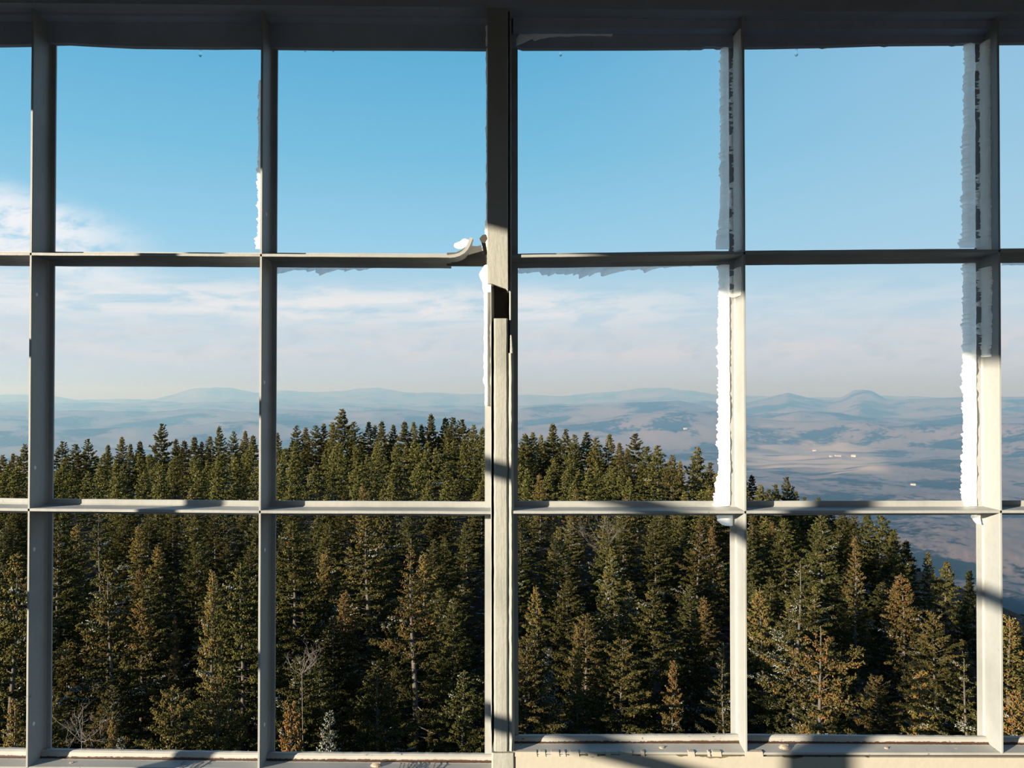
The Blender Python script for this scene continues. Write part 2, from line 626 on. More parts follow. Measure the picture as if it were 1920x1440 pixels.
# post foot below the joint
wavy_prism([(922, 1412), (922, 2880)], [(965, 1412), (965, 2880)], 1.0975, 1.142, 'post_foot', post, 8, .0006, bev=.002)
# flanges of the two frames against the post
bm = bmesh.new()
px_prism(bm, [(912, POST_T), (922, POST_T), (922, 540), (922, 1430), (909, 1416), (909, 560), (911.5, 545)], DB - .004, DB + FT)
keep(obj('frame_stile', bm, M_BAR), win1)
bm = bmesh.new()
px_prism(bm, [(956, POST_T), (970.5, POST_T), (971, 500), (971, 1000), (972.5, 1384), (956, 1400)], DB - .002, DB + FT)
keep(obj('frame_stile', bm, M_BAR), win2)

# the wall round the windows: lintel above, boarding below
wall = tag(empty('wall_front', (0, 1.12, 0.5)), 'painted front wall of the lookout cabin round the window openings', 'wall', kind='structure')
bm = bmesh.new()
hb = [(-312, 84), (0, 83.5), (58, 82.5), (100, 80.5), (125, 80), (160, 82), (250, 86.5), (400, 88), (475, 87.5), (500, 88.5), (620, 89.6), (800, 90), (905, 91), (925, 91), (972, 87.5), (980, 90),
      (1200, 89.5), (1300, 88.5), (1318, 88.5), (1324, 86.3), (1342, 86.2), (1346, 88), (1400, 87.5), (1450, 87), (1540, 85), (1546, 86.5), (1556, 84.8), (1655, 81.5), (1664, 83), (1672, 81.5), (1785, 80.5), (1792, 82), (1800, 80.5), (1876, 79.5), (1960, 79), (2600, 74)]
px_prism(bm, [(-312, -300)] + hb + [(2600, -300)], DB - .006, DB + .004)
keep(obj('lintel_board', bm, M_HEAD), wall)
bm = bmesh.new()
px_prism(bm, [(-312, -300), (2600, -300), (2600, 56), (962, 52), (962, 34), (-312, 26)], 1.112, DB - .006)
keep(obj('lintel_rail', bm, M_HEAD), wall)
bm = bmesh.new()
px_prism(bm, [(-312, -300), (2600, -300), (2600, 24), (1400, 20), (962, 14), (-312, 2)], 1.085, 1.112)
keep(obj('lintel_beam', bm, M_HEAD), wall)
# dark gap strip and boarding below the sills
bm = bmesh.new()
px_prism(bm, [(-312, 1444), (921, 1449), (921, 2900), (-312, 2900)], 1.106, 1.16)
keep(obj('apron', bm, M_WALL), wall)


def apron_mat():
    m, nt = material('apron paint')
    p = geo_pos(nt)
    x, y, z = nt.sep(p)
    n = nt.noise(p, 16.0, 5, 0.65)
    f = nt.noise(p, 90.0, 4, 0.6)
    c = nt.mix(f, srgb(174, 171, 162), srgb(165, 162, 153))
    drip = nt.math('ADD', nt.noise(nt.vmath('MULTIPLY', p, (22, 1, 1)), 1.0, 4), nt.math('MULTIPLY', nt.math('SUBTRACT', z, at(1500, 1420, D).z), 42.0))
    c = nt.mix(nt.smooth(drip, 0.60, 0.64), c, nt.mix(f, srgb(116, 110, 78), srgb(70, 66, 56)))
    principled(nt, c, 0.55, bump=nt.math('ADD', nt.math('MULTIPLY', f, .4), n), bump_d=.0015, bump_s=.5)
    return m


bm = bmesh.new()
px_prism(bm, [(966, 1414.8), (1400, 1416.5), (1440, 1419), (1880, 1421), (2600, 1421), (2600, 2900), (966, 2900)], 1.1, 1.16)
keep(obj('apron', bm, apron_mat()), wall)
bm = bmesh.new()
px_prism(bm, [(966, 1411), (2600, 1413), (2600, 1425), (966, 1425)], 1.104, 1.15)
keep(obj('seam_gap', bm, M_RUST), wall)
# paint flakes bridging the seam under the right sill
bm = bmesh.new()
xs = 968
rr = random.Random(3)
for (a, b) in ((966, 1006), (1012, 1022), (1034, 1048), (1057, 1060), (1069, 1085), (1104, 1119), (1136, 1144), (1163, 1185), (1203, 1208), (1291, 1302), (1328, 1331), (1336, 1352), (1398, 1430)):
    px_prism(bm, [(a, 1409.5), (b, 1409.8), (b + 1.5, 1419), (a - 1, 1418.5)], 1.0992, 1.106)
keep(obj('paint_flakes', bm, M_WALL), wall)

# the rest of the cabin (behind and beside the camera)
XL, XR, YB, ZF, ZC = -0.90, 1.30, -1.10, -1.52, 0.66
bm = bmesh.new(); bx(bm, XL - .1, XR + .1, YB - .1, 1.18, ZF - .06, ZF)
tag(obj('floor', bm, M_FLOOR), 'dark board floor of the lookout cabin', 'floor', kind='structure')
bm = bmesh.new(); bx(bm, XL - .14, XR + .14, YB - .14, 1.22, ZC, ZC + .05)
tag(obj('ceiling', bm, M_INT), 'dark ceiling of the lookout cabin', 'ceiling', kind='structure')


def side_wall(name, X, zt, zh, zb, zs, yposts, sgn, lab):
    """a window wall like the front one: boarding, lintel, uprights and cross bars"""
    root = tag(empty(name, (X, 0, 0)), lab, 'wall', kind='structure')
    t0, t1 = (X - .05, X) if sgn < 0 else (X, X + .05)
    bm = bmesh.new(); bx(bm, t0, t1, YB, 1.16, ZF, zs)
    keep(obj('boarding', bm, M_INT), root)
    bm = bmesh.new(); bx(bm, t0, t1, YB, 1.16, zh, ZC)
    keep(obj('lintel', bm, M_INT), root)
    for z in zb:
        bm = bmesh.new()
        bx(bm, t0, t1, YB, 1.16, z - .002, z + .002)
        xo = t0 if sgn < 0 else t1 - .004
        bx(bm, xo, xo + .004, YB, 1.16, z - .01, z + .01)
        keep(obj('cross_bar', bm, M_BAR), root)
    for y, wd in yposts:
        bm = bmesh.new()
        bx(bm, t0 + (.01 if wd < .02 and sgn < 0 else 0), t1, y - wd / 2, y + wd / 2, zs, zh)
        if wd < .02:
            xo = t0 + .01 if sgn < 0 else t1 - .004
            bx(bm, xo, xo + .004, y - .01, y + .01, zs, zh)
        keep(obj('upright_bar', bm, M_BAR), root)


side_wall('wall_left', XL, ZC, .459, (.139, -.196), -.50, ((.746, .004), (.06, .036), (-.28, .004), (-.62, .004), (-.95, .06), (1.13, .06)), -1,
          'window wall on the left of the lookout cabin')
bm = bmesh.new(); bx(bm, XR, XR + .05, YB, 1.16, ZF, ZC)  # out of view; kept windowless and dark to lessen light on the bars
tag(obj('wall_right', bm, M_INT), 'unseen right wall of the lookout cabin, made solid and dark to cut light', 'wall', kind='structure')
root = tag(empty('wall_back', (0, YB, 0)), 'window wall at the back of the lookout cabin', 'wall', kind='structure')
for nm, x0, x1, z0, z1, mt in (('boarding', XL - .05, XR + .05, ZF, -.50, M_INT), ('lintel', XL - .05, XR + .05, .46, ZC, M_INT),
                               ('cross_bar', XL, XR, .14, .16, M_BAR), ('cross_bar', XL, XR, -.19, -.17, M_BAR),
                               ('upright_bar', -.56, -.54, -.5, .46, M_BAR), ('upright_bar', -.21, -.19, -.5, .46, M_BAR), ('upright_bar', .17, .23, -.5, .46, M_BAR), ('upright_bar', .55, .57, -.5, .46, M_BAR), ('upright_bar', .92, .94, -.5, .46, M_BAR)):
    bm = bmesh.new(); bx(bm, x0, x1, YB - .05, YB, z0, z1)
    keep(obj(nm, bm, mt), root)

# ------------------------------------------------------------------ rime ice
def jag(seed, s, fine=1.0):
    v = Vector((s * 1.0, seed * 7.31, 1.7))
    a = mnoise.noise(v * 7.0) * 0.5 + mnoise.noise(v * 21.0) * 0.35 + mnoise.noise(v * 60.0) * 0.35 * fine
    return a


def tri_saw(seed, s, freq):
    """sharp irregular teeth in 0..1"""
    u = s * freq + 0.6 * mnoise.noise(Vector((s * freq * .5, seed, 0)))
    k = math.floor(u)
    r = random.Random(int(k * 131 + seed * 977))
    h = r.random() ** 1.6
    f = u - k
    return h * max(0.0, 1 - abs(f - .25) / (.25 if f < .25 else .75))


def rime_sheet(name, lab, group, frame, length, lo, hi, thick, seed, nu=160, nv=7):
    """a crust on a surface. frame(u, v, w): u along, v across, w out of the surface -> world point.
    lo(u)/hi(u): its two edges; thick(u, t): depth of the crust"""
    bm = bmesh.new()
    F_, B_ = [], []
    for i in range(nu + 1):
        u = length * i / nu
        a, b = lo(u), hi(u)
        if b < a + 0.0004: b = a + 0.0004
        fr, bk = [], []
        for j in range(nv + 1):
            t = j / nv
            v = a + (b - a) * t
            prof = (1 - abs(2 * t - 1) ** 3.0)
            n = mnoise.noise(Vector((u * 70, v * 120, seed))) * .5 + mnoise.noise(Vector((u * 190, v * 240, seed + 3.0))) * .35
            wv = thick(u, t) * (0.25 + 0.75 * prof) * (1 + .45 * n)
            fr.append(bm.verts.new(frame(u, v, max(wv, .0004))))
            bk.append(bm.verts.new(frame(u, v, 0.0)))
        F_.append(fr); B_.append(bk)
    for i in range(nu):
        for j in range(nv):
            bm.faces.new((F_[i][j], F_[i + 1][j], F_[i + 1][j + 1], F_[i][j + 1]))
        for j in (0, nv):
            bm.faces.new((F_[i][j], B_[i][j], B_[i + 1][j], F_[i + 1][j]))
    for i in (0, nu):
        for j in range(nv):
            bm.faces.new((F_[i][j], F_[i][j + 1], B_[i][j + 1], B_[i][j]))
    o = obj(name, bm, M_RIME, smooth=True)
    return tag(o, lab, 'rime ice', group)


def vline(k, py, Y):
    """x of upright bar k's web at pixel height py, as a world x"""
    t = (py - VB[k][0][1]) / (VB[k][1][1] - VB[k][0][1])
    return at(VB[k][0][0] + (VB[k][1][0] - VB[k][0][0]) * t, py, D).x


PXM = F / DB    # pixels per metre at the flange depth


def flange_rime(k, py0, py1, left_px, right_off, seed, lab, group, th=.010, teeth=1.0, freq=60, base=None):
    """crust on the room side and outer edge of the flange of upright bar k"""
    z0 = at(960, py0, DB).z
    z1 = at(960, py1, DB).z
    L = z0 - z1

    def xw(u):
        py = py0 + (py1 - py0) * u / L
        return vline(k, py, D)

    def frame(u, v, wv):
        return (xw(u) + v, DB - wv + .003, z0 - u)

    def lo(u):
        py = py0 + (py1 - py0) * u / L
        lp = left_px(py) if callable(left_px) else left_px
        x = at(lp, py, DB).x - xw(u)
        return x - teeth * (.0036 * tri_saw(seed, u, freq * 1.1) + .0034 * tri_saw(seed + 5, u, freq * 2.6) + .0012 * tri_saw(seed + 7, u, freq * 6)) + .0022 * jag(seed, u * 3)

    def hi(u):
        return -right_off + .0004 * jag(seed + 2, u * 4)
    return rime_sheet('rime_crust', lab, group, frame, L, lo, hi, lambda u, t: th * (.8 + .3 * jag(seed + 4, u * 2)), seed, nu=int(L * 2400), nv=6)


def web_rime(k, py0, py1, back_fn, front_fn, seed, lab, group, th=.0035):
    """crust on the left face of the web of upright bar k; v = depth behind the front edge"""
    z0 = at(960, py0, D).z
    z1 = at(960, py1, D).z
    L = z0 - z1

    def frame(u, v, wv):
        py = py0 + (py1 - py0) * u / L
        xw = vline(k, py, D) - TW
        over = v - (DB - D)
        if over <= 0:
            return (xw - wv, D + v, z0 - u)
        return (xw - max(over, wv), DB - wv, z0 - u)        # wraps from the web on to the flange
    return rime_sheet('rime_crust', lab, group, frame, L, lambda u: front_fn(u / L), lambda u: back_fn(u / L), lambda u, t: th, seed, nu=int(L * 1100), nv=8)


G_R = 'rime crusts on the window bars'
# third upright (right of the post)
flange_rime(3, 60, 467, lambda y: 1353 - 4 * (y > 300) * (y - 300) / 160 - 5 * max(0, (y - 430) / 40), .0090, 11, 'grey shaded rime strip with a toothed edge, third upright bar, top pane', G_R)
flange_rime(3, 497, 948, lambda y: 1349 - 8 * max(0, (y - 880) / 58), .0090, 12, 'sunlit white rime strip with a toothed edge, third upright bar, middle pane', G_R, freq=75)
web_rime(3, 50, 466, lambda s: .0385 + .0112 * max(0, min(1, 2.6 * jag(5, s * 1.3) + .42)), lambda s: .006 + .003 * jag(6, s), 13, 'thin patchy rime on the face of the third upright bar, top pane', G_R)
web_rime(3, 498, 552, lambda s: .0395 + .0095 * max(0, min(1, .75 - 1.2 * math.sin(s * 13))), lambda s: .008 + .004 * jag(8, s) + .012 * max(0, s - .7), 14, 'short rime patch on the third upright bar just under the upper cross bar', G_R)
# fourth upright
flange_rime(4, 54, 464, lambda y: 1811 - 3 * (y > 250) - 6 * (y > 448), .0090, 15, 'wide grey shaded rime strip with a toothed edge, rightmost upright bar, top pane', G_R, teeth=1.15)
flange_rime(4, 494, 948, lambda y: 1809 - 3 * max(0, (y - 850) / 88), .0090, 16, 'wide rime strip half in shade and half sunlit, rightmost upright bar, middle pane', G_R, teeth=1.15, freq=66)
web_rime(4, 64, 464, lambda s: .0385 + .0112 * max(0, min(1, 3.0 * jag(15, s * 1.5) + .22 + (.8 if s > .93 else 0))), lambda s: .0155 + .003 * jag(16, s * 1.5), 17, 'lumpy rime with dark gaps on the face of the rightmost upright bar, top pane', G_R, .0045)
web_rime(4, 496, 668, lambda s: .0385 + .0112 * max(0, min(1, 3.0 * jag(25, s * 1.1) + .2 + (1 if s < .12 else 0))), lambda s: .0145 + .006 * jag(26, s * 2) + .012 * max(0, s - .6), 18, 'smeared rime with dark gaps on the face of the rightmost upright bar, middle pane', G_R)
# small remains under the lower cross bar, on third and fourth uprights
flange_rime(3, 966, 985, lambda y: 1345 + 10 * max(0, (y - 976) / 9), .0055, 19, 'small white rime lump under the lower cross bar at the third upright bar', G_R, teeth=.2)
flange_rime(4, 966, 982, lambda y: 1824 + 9 * max(0, (y - 970) / 12), .0055, 20, 'small white rime lump under the lower cross bar at the rightmost upright bar', G_R, teeth=.2)
# second upright: thin rime on its left side
flange_rime(2, 150, 300, lambda y: 484.5, .003, 31, 'faint thin rime traces along the second upright bar, top left', G_R, th=.004, teeth=.7, freq=40)
flange_rime(2, 296, 466, lambda y: 483.5 - 4 * max(0, (y - 440) / 26), .003, 32, 'thin sunlit rime beads along the second upright bar above the upper cross bar', G_R, th=.006, teeth=.9, freq=60)


# centre post, its left side
def post_rime(py0, py1, left_px, right_px, seed, lab, th, Yb=DB - .004, teeth=1.0, freq=45):
    z0, z1 = at(960, py0, Yb).z, at(960, py1, Yb).z
    L = z0 - z1

    def frame(u, v, wv):
        return (v, Yb - wv, z0 - u)

    def lo(u):
        py = py0 + (py1 - py0) * u / L
        return at(left_px(py), py, Yb).x - teeth * .0028 * tri_saw(seed, u, freq) + .0018 * jag(seed, u * 3)
    return rime_sheet('rime_crust', lab, G_R, frame, L, lo, lambda u: at(right_px, py0 + (py1 - py0) * u / L, Yb).x, lambda u, t: th * (.8 + .4 * jag(seed + 1, u * 3)), seed, nu=max(30, int(L * 1200)))


post_rime(50, 88, lambda y: 910, 915, 41, 'small grey rime tuft beside the centre post under the lintel', .006, teeth=.7)
post_rime(92, 415, lambda y: 912.0, 915, 42, 'thin shaded rime line down the left side of the centre post, top pane', .005, teeth=.7, freq=38)
post_rime(415, 470, lambda y: 909 - 6 * max(0, (y - 440) / 30), 915, 43, 'sunlit snow wedge beside the centre post above the torn cross bar', .012, teeth=.3)
post_rime(500, 548, lambda y: 908 - 9 * math.exp(-((y - 517) / 13) ** 2) - 3 * math.exp(-((y - 540) / 8) ** 2), 922, 44, 'rounded white snow lump on the centre post below the torn cross bar', .018, teeth=.25)
post_rime(548, 760, lambda y: 909.5 - 1.5 * (y < 720), 914, 45, 'thin sunlit rime line down the left side of the centre post, middle pane', .006, teeth=.7, freq=70)
# snow on the torn lip
bm = bmesh.new()
c = at(867, 457, D + .008)
bmesh.ops.create_icosphere(bm, subdivisions=3, radius=.0075, matrix=Matrix.Translation(c) @ Matrix.Diagonal((1.25, 1.3, .72, 1)))
for v in bm.verts:
    q = v.co - c
    v.co = c + q * (1 + .35 * mnoise.noise(v.co * 190)) + Vector((.35 * q.z, 0, .28 * q.x))
tag(obj('snow_lump', bm, M_RIME, smooth=True), 'small white snow lump caught in the curled torn cross bar', 'snow')


# feathers hanging under the upper cross bars and the lintel
def feathers(px0, px1, py_fn, depth_fn, seed, lab, Y=DB + .022, th=.007, slant=-.6, freq=34):
    x0, x1 = at(px0, 600, Y).x, at(px1, 600, Y).x
    L = x1 - x0

    def frame(u, v, wv):
        px = px0 + (px1 - px0) * u / L
        z = at(px, py_fn(px), Y).z
        return (x0 + u + slant * v, Y - wv + th * .5, z - v)

    def hi(u):
        px = px0 + (px1 - px0) * u / L
        dpt = depth_fn(px) / PXM
        return dpt * (.45 + .75 * tri_saw(seed, u, freq) + .3 * tri_saw(seed + 9, u, freq * 2.6)) + .0006
    o = rime_sheet('rime_feathers', lab, 'rime feathers under bars', frame, L, lambda u: -.002, hi, lambda u, t: th * (1 - .75 * t), seed, nu=int(L * 1500), nv=5)
    return o


feathers(517, 815, lambda x: 495.5, lambda x: 17 * math.exp(-((x - 560) / 70) ** 2) + 11 * math.exp(-((x - 660) / 60) ** 2) + 3, 51, 'grey rime feathers under the upper left cross bar beside the second upright')
feathers(975, 1300, lambda x: 499.5 - (x - 975) * .013, lambda x: 11 + 17 * math.exp(-((x - 1090) / 95) ** 2) - 8 * max(0, (x - 1200) / 100), 52, 'wide grey rime feathers under the upper cross bar right of the centre post')
feathers(1884, 1960, lambda x: 491, lambda x: 10, 53, 'grey rime feathers under the upper cross bar at the far right edge')
feathers(973, 1150, lambda x: 65 - (x - 973) * .006, lambda x: 15 * math.exp(-((x - 980) / 45) ** 2) + 3, 54, 'grey rime smear under the lintel right of the centre post', Y=DB - .0075, th=.004)
feathers(520, 585, lambda x: 33, lambda x: 4, 55, 'faint rime smear on the lintel right of the second upright bar', Y=DB - .0075, th=.002)
feathers(1320, 1346, lambda x: 962.5, lambda x: 3, 56, 'thin rime fringe under the lower cross bar left of the third upright', th=.003)
feathers(1404, 1460, lambda x: 963, lambda x: 4, 57, 'thin rime fringe under the lower cross bar right of the third upright', th=.003)


# drops of ice hanging from the lintel
def icicle(px, py, ln, r, lab):
    bm = bmesh.new()
    p = at(px, py, DB + .01)
    Lm, rm = ln / PXM, r / PXM
    rings = []
    n = 12
    for k, (t, s) in enumerate(((-.25, 1.35), (0, 1.05), (.25, .62), (.5, .5), (.7, .72), (.85, .78), (.95, .5), (1.0, .12))):
        rings.append([bm.verts.new((p.x + rm * s * math.cos(a * 2 * PI / n), p.y + rm * s * math.sin(a * 2 * PI / n), p.z - Lm * t)) for a in range(n)])
    for A, B in zip(rings[:-1], rings[1:]):
        for k in range(n):
            bm.faces.new((A[k], A[(k + 1) % n], B[(k + 1) % n], B[k]))
    bm.faces.new(rings[0]); bm.faces.new(rings[-1])
    tag(obj('icicle', bm, M_ICE, smooth=True), lab, 'icicle', 'ice drops under the lintel')


icicle(375.5, 87, 20, 4.2, 'long ice drop under the lintel between the first and second uprights')
icicle(572, 88.5, 9, 3.2, 'ice drop under the lintel just right of the second upright bar')
icicle(624.5, 88.5, 9, 3.2, 'ice drop under the lintel, second one right of the second upright bar')
icicle(1051, 89, 17, 4.0, 'ice drop under the lintel between the centre post and third upright')
icicle(1292, 88, 7, 4.4, 'blunt ice drop under the lintel left of the third upright bar')
icicle(1493, 86, 20, 4.4, 'long ice drop under the lintel right of the third upright bar')
icicle(1660, 81, 5, 5.4, 'flat wide ice drop under the lintel left of the rightmost upright')

# ------------------------------------------------------------------ terrain
def smoothstep(a, b, x):
    t = np.clip((x - a) / (b - a), 0, 1)
    return t * t * (3 - 2 * t)


def vnoise(x, y, seed):
    """value noise, vectorised"""
    xi, yi = np.floor(x).astype(np.int64), np.floor(y).astype(np.int64)
    xf, yf = x - xi, y - yi
    u, v = xf * xf * (3 - 2 * xf), yf * yf * (3 - 2 * yf)

    def h(a, b):
        n = (a * 374761393 + b * 668265263 + seed * 974711) & 0x7fffffff
        n = ((n ^ (n >> 13)) * 1274126177) & 0x7fffffff
        n = n ^ (n >> 16)
        return (n & 0xffff) / 32768.0 - 1.0
    return (h(xi, yi) * (1 - u) + h(xi + 1, yi) * u) * (1 - v) + (h(xi, yi + 1) * (1 - u) + h(xi + 1, yi + 1) * u) * v


def fbm(x, y, s, octv, seed, gain=.5):
    a, o = 1.0, 0
    for k in range(octv):
        o = o + a * vnoise(x / s + 13.7 * k, y / s - 7.1 * k, seed + k)
        s *= .5
        a *= gain
    return o


HZ = 738.9
FAR = [(-200, 742), (0, 744), (60, 743), (150, 747), (240, 745), (290, 747), (330, 739), (375, 728), (430, 727), (480, 734), (530, 731), (600, 737), (690, 731), (760, 736), (850, 738), (960, 744),
       (1060, 743), (1140, 738), (1200, 731), (1250, 727), (1290, 731), (1340, 742), (1420, 746), (1600, 747), (1700, 746), (1920, 741), (2200, 742)]
PEAK = [(-200, 760), (900, 760), (1000, 757), (1080, 755), (1200, 748), (1280, 752), (1400, 757), (1440, 747), (1477, 739), (1515, 747), (1550, 753), (1580, 746), (1600, 738), (1617, 736), (1635, 739), (1663, 750), (1700, 748), (1750, 744), (1830, 746), (1920, 744), (2200, 748)]
MID = [(-200, 775), (0, 772), (300, 770), (600, 772), (960, 775), (1110, 764), (1180, 758), (1270, 752), (1350, 768), (1420, 776), (1500, 766), (1600, 772), (1700, 778), (1800, 770), (1920, 772), (2200, 776)]
NEAR = [(-200, 800), (400, 795), (960, 800), (1080, 790), (1150, 782), (1250, 776), (1340, 778), (1420, 792), (1500, 796), (1700, 800), (1920, 790), (2200, 790)]


def ridge(x, y, prof, R, wd):
    r = np.hypot(x, y)
    pxx = 960 + F * np.clip(x / np.maximum(y, 1.0), -2, 2)
    pxx = np.where(y < 1, -200.0, pxx)
    a = np.array(prof, float)
    py = np.interp(pxx, a[:, 0], a[:, 1])
    h = (HZ - py) / F * R + 600.0
    wob_ = fbm(x, y, 3000.0, 3, 91) * .10
    q = (r * (1 + wob_ * .4) - R) / wd
    return np.maximum(h, 0) * np.exp(-q * q)


def summit(x, y):
    """height of the wooded top, near the tower"""
    g = -17.6 + 3.0 * smoothstep(25, 120, y)
    xr = np.maximum(0, x - 5.0)
    g = g - .0052 * xr ** 2 / (1 + xr * .006)
    xl = np.maximum(0, -x - 25.0)
    g = g - .0016 * xl ** 2 / (1 + xl * .004)
    yb = np.maximum(0, y - 128.0)
    g = g - .0035 * yb ** 2 / (1 + yb * .004)
    yn = np.maximum(0, -y - 40)
    g = g - .0008 * yn ** 2 / (1 + yn * .004)
    return g + .5 * fbm(x, y, 22.0, 2, 5)


def terrain(x, y):
    x = np.asarray(x, float); y = np.asarray(y, float)
    r = np.hypot(x, y)
    # broad mountain with a spur running forward
    yy = np.clip(y, 0, 2600)
    ds = np.hypot(x + 0.05 * yy, y - yy)
    top = -40 - .125 * yy
    side = 600 * (1 - np.exp(-(ds / 1150.0) ** 1.25))
    mtn = np.maximum(top - side, -900)
    rough = fbm(x, y, 420.0, 5, 17) * 26 * smoothstep(300, 1500, r)
    val = -600 + fbm(x, y, 2600.0, 4, 3) * 75 + fbm(x, y, 900.0, 3, 28) * 34 * smoothstep(1500, 3000, r) + fbm(x, y, 300.0, 3, 8) * 9
    far = np.maximum.reduce([ridge(x, y, FAR, 30000., 5200.), ridge(x, y, PEAK, 20500., 3600.), ridge(x, y, MID, 14000., 2300.), ridge(x, y, NEAR, 11000., 1300.)])
    far = far * (1 + .05 * fbm(x, y, 1500.0, 4, 44) * smoothstep(0, 600, far))
    val = val + far * smoothstep(8800, 10500, r)
    k = 60.0
    a, b = mtn + rough, val
    m_ = np.maximum(a, b)
    big = m_ + k * np.log(np.exp((a - m_) / k) + np.exp((b - m_) / k)) * .6
    t = smoothstep(170, 420, r)
    return summit(x, y) * (1 - t) + big * t


# polar grid
az_f = np.radians(np.linspace(-40, 40, 620))
az_b = np.radians(np.linspace(40, 320, 120))[1:-1]
AZ = np.concatenate([az_f, az_b])
RR = np.concatenate([[6.0], np.geomspace(14, 400, 60), np.geomspace(410, 6000, 230), np.geomspace(6060, 38000, 190)])
A, R_ = np.meshgrid(AZ, RR)
X, Y = np.sin(A) * R_, np.cos(A) * R_
Z = terrain(X, Y)
# canopy texture of the bare woods on the middle slopes
Z = Z + (vnoise(X / 9., Y / 9., 61) * 2.6 + vnoise(X / 22., Y / 22., 63) * 3.5) * smoothstep(500, 900, R_) * (1 - smoothstep(4500, 7000, R_))
Z = Z - np.maximum(0, (R_ - 33000) * .05)
nr, na = Z.shape
co = np.stack([X, Y, Z], -1).reshape(-1, 3)
i = np.arange(nr - 1)[:, None] * na
j = np.arange(na)[None, :]
jn = (j + 1) % na
faces = np.stack([i + j, i + jn, i + na + jn, i + na + j], -1).reshape(-1, 4)[:, ::-1]


def np_mesh(name, co, faces, smooth=False):
    me = bpy.data.meshes.new(name)
    n = len(co); nf, k = faces.shape
    me.vertices.add(n)
    me.vertices.foreach_set('co', np.ascontiguousarray(co, np.float32).ravel())
    me.loops.add(nf * k)
    me.loops.foreach_set('vertex_index', np.ascontiguousarray(faces, np.int32).ravel())
    me.polygons.add(nf)
    me.polygons.foreach_set('loop_start', np.arange(0, nf * k, k, dtype=np.int32))
    me.polygons.foreach_set('loop_total', np.full(nf, k, np.int32))
    if smooth:
        me.polygons.foreach_set('use_smooth', np.ones(nf, bool))
    me.update(calc_edges=True)
    return me


def land_mat():
    m, nt = material('wooded land')
    p = geo_pos(nt)
    x, y, z = nt.sep(p)
    r = nt.vmath('LENGTH', nt.comb(x, y, 0.0))
    flat = nt.comb(x, y, 0.0)
    n1 = nt.noise(flat, 1 / 900., 6, .6)
    n2 = nt.noise(flat, 1 / 60., 5, .65)
    n3 = nt.noise(flat, 1 / 14., 3, .7)
    n4 = nt.noise(nt.vmath('MULTIPLY', flat, (1, .8, 1)), 1 / 2300., 5, .55)
    bare = nt.mix(n3, nt.mix(n2, (.105, .09, .093), (.21, .18, .185)), nt.mix(n2, (.145, .125, .125), (.27, .235, .23)))
    con = (.012, .020, .023)
    c = nt.mix(nt.smooth(nt.math('ADD', n1, nt.math('MULTIPLY', nt.math('SUBTRACT', n2, .5), .35)), .50, .57), bare, con)
    # pale hay fields on the valley floor
    fm = nt.math('MULTIPLY', nt.smooth(r, 6500, 7000), nt.smooth(r, 8800, 9300, 1., 0.))
    bear = nt.math('DIVIDE', x, y)
    fm = nt.math('MULTIPLY', fm, nt.math('MULTIPLY', nt.smooth(bear, .26, .29), nt.smooth(bear, .43, .47, 1., 0.)))
    c = nt.mix(nt.math('MULTIPLY', fm, nt.smooth(nt.noise(nt.vmath('MULTIPLY', flat, (.5, 1.6, 1)), 1 / 700., 3, .5), .42, .50)), c, nt.mix(n2, (.38, .33, .285), (.44, .385, .33)))
    fld = nt.math('MULTIPLY', nt.smooth(n4, .60, .64), nt.math('MULTIPLY', nt.smooth(r, 4500, 6000), nt.smooth(r, 9000, 12000, 1., 0.)))
    c = nt.mix(nt.math('MULTIPLY', fld, .8), c, (.42, .37, .32))
    # snow flecks and dark litter under the trees
    near = nt.smooth(r, 200, 320, 1., 0.)
    nn = nt.noise(p, 2.2, 5, .7)
    litter = nt.mix(nt.smooth(nn, .60, .66), nt.mix(nn, (.018, .016, .012), (.05, .04, .028)), (.55, .58, .62))
    c = nt.mix(near, c, litter)
    principled(nt, c, .95, spec=.05)
    return m


land = link('hills', np_mesh('hills', co, faces, True), land_mat())
tag(land, 'wooded summit, blue valley and far mountains beyond the spruces', 'hills', kind='structure')

# haze over the valley
bm = bmesh.new()
bx(bm, -42000, 42000, 330, 39000, -1300, 320)
m, nt = material('valley haze')
vs = nt.node('ShaderNodeVolumeScatter')
vs.inputs['Color'].default_value = (.31, .63, 1.0, 1)
vs.inputs['Density'].default_value = 1 / 8800.
vs.inputs['Anisotropy'].default_value = 0.44
o_ = nt.node('ShaderNodeOutputMaterial')
nt.t.links.new(vs.outputs[0], o_.inputs['Volume'])
try:
    m.cycles.homogeneous_volume = True
except Exception:
    pass
hz = obj('haze', bm, m)
tag(hz, 'pale blue haze lying over the valley and mountains', 'haze', kind='stuff')


# farm buildings on the valley floor
m, nt = material('white boarding')
principled(nt, (.60, .60, .58), .6)
M_FARM = m
m, nt = material('grey roof')
principled(nt, (.35, .34, .36), .6)
M_ROOF = m


def ray_ground(px, py):
    lo, hi = 1500.0, 16000.0
    prev = None
    for Yd in np.linspace(lo, hi, 2500):
        q = at(px, py, float(Yd))
        if q.z < float(terrain(q.x, q.y)):
            return q
    return at(px, py, hi)


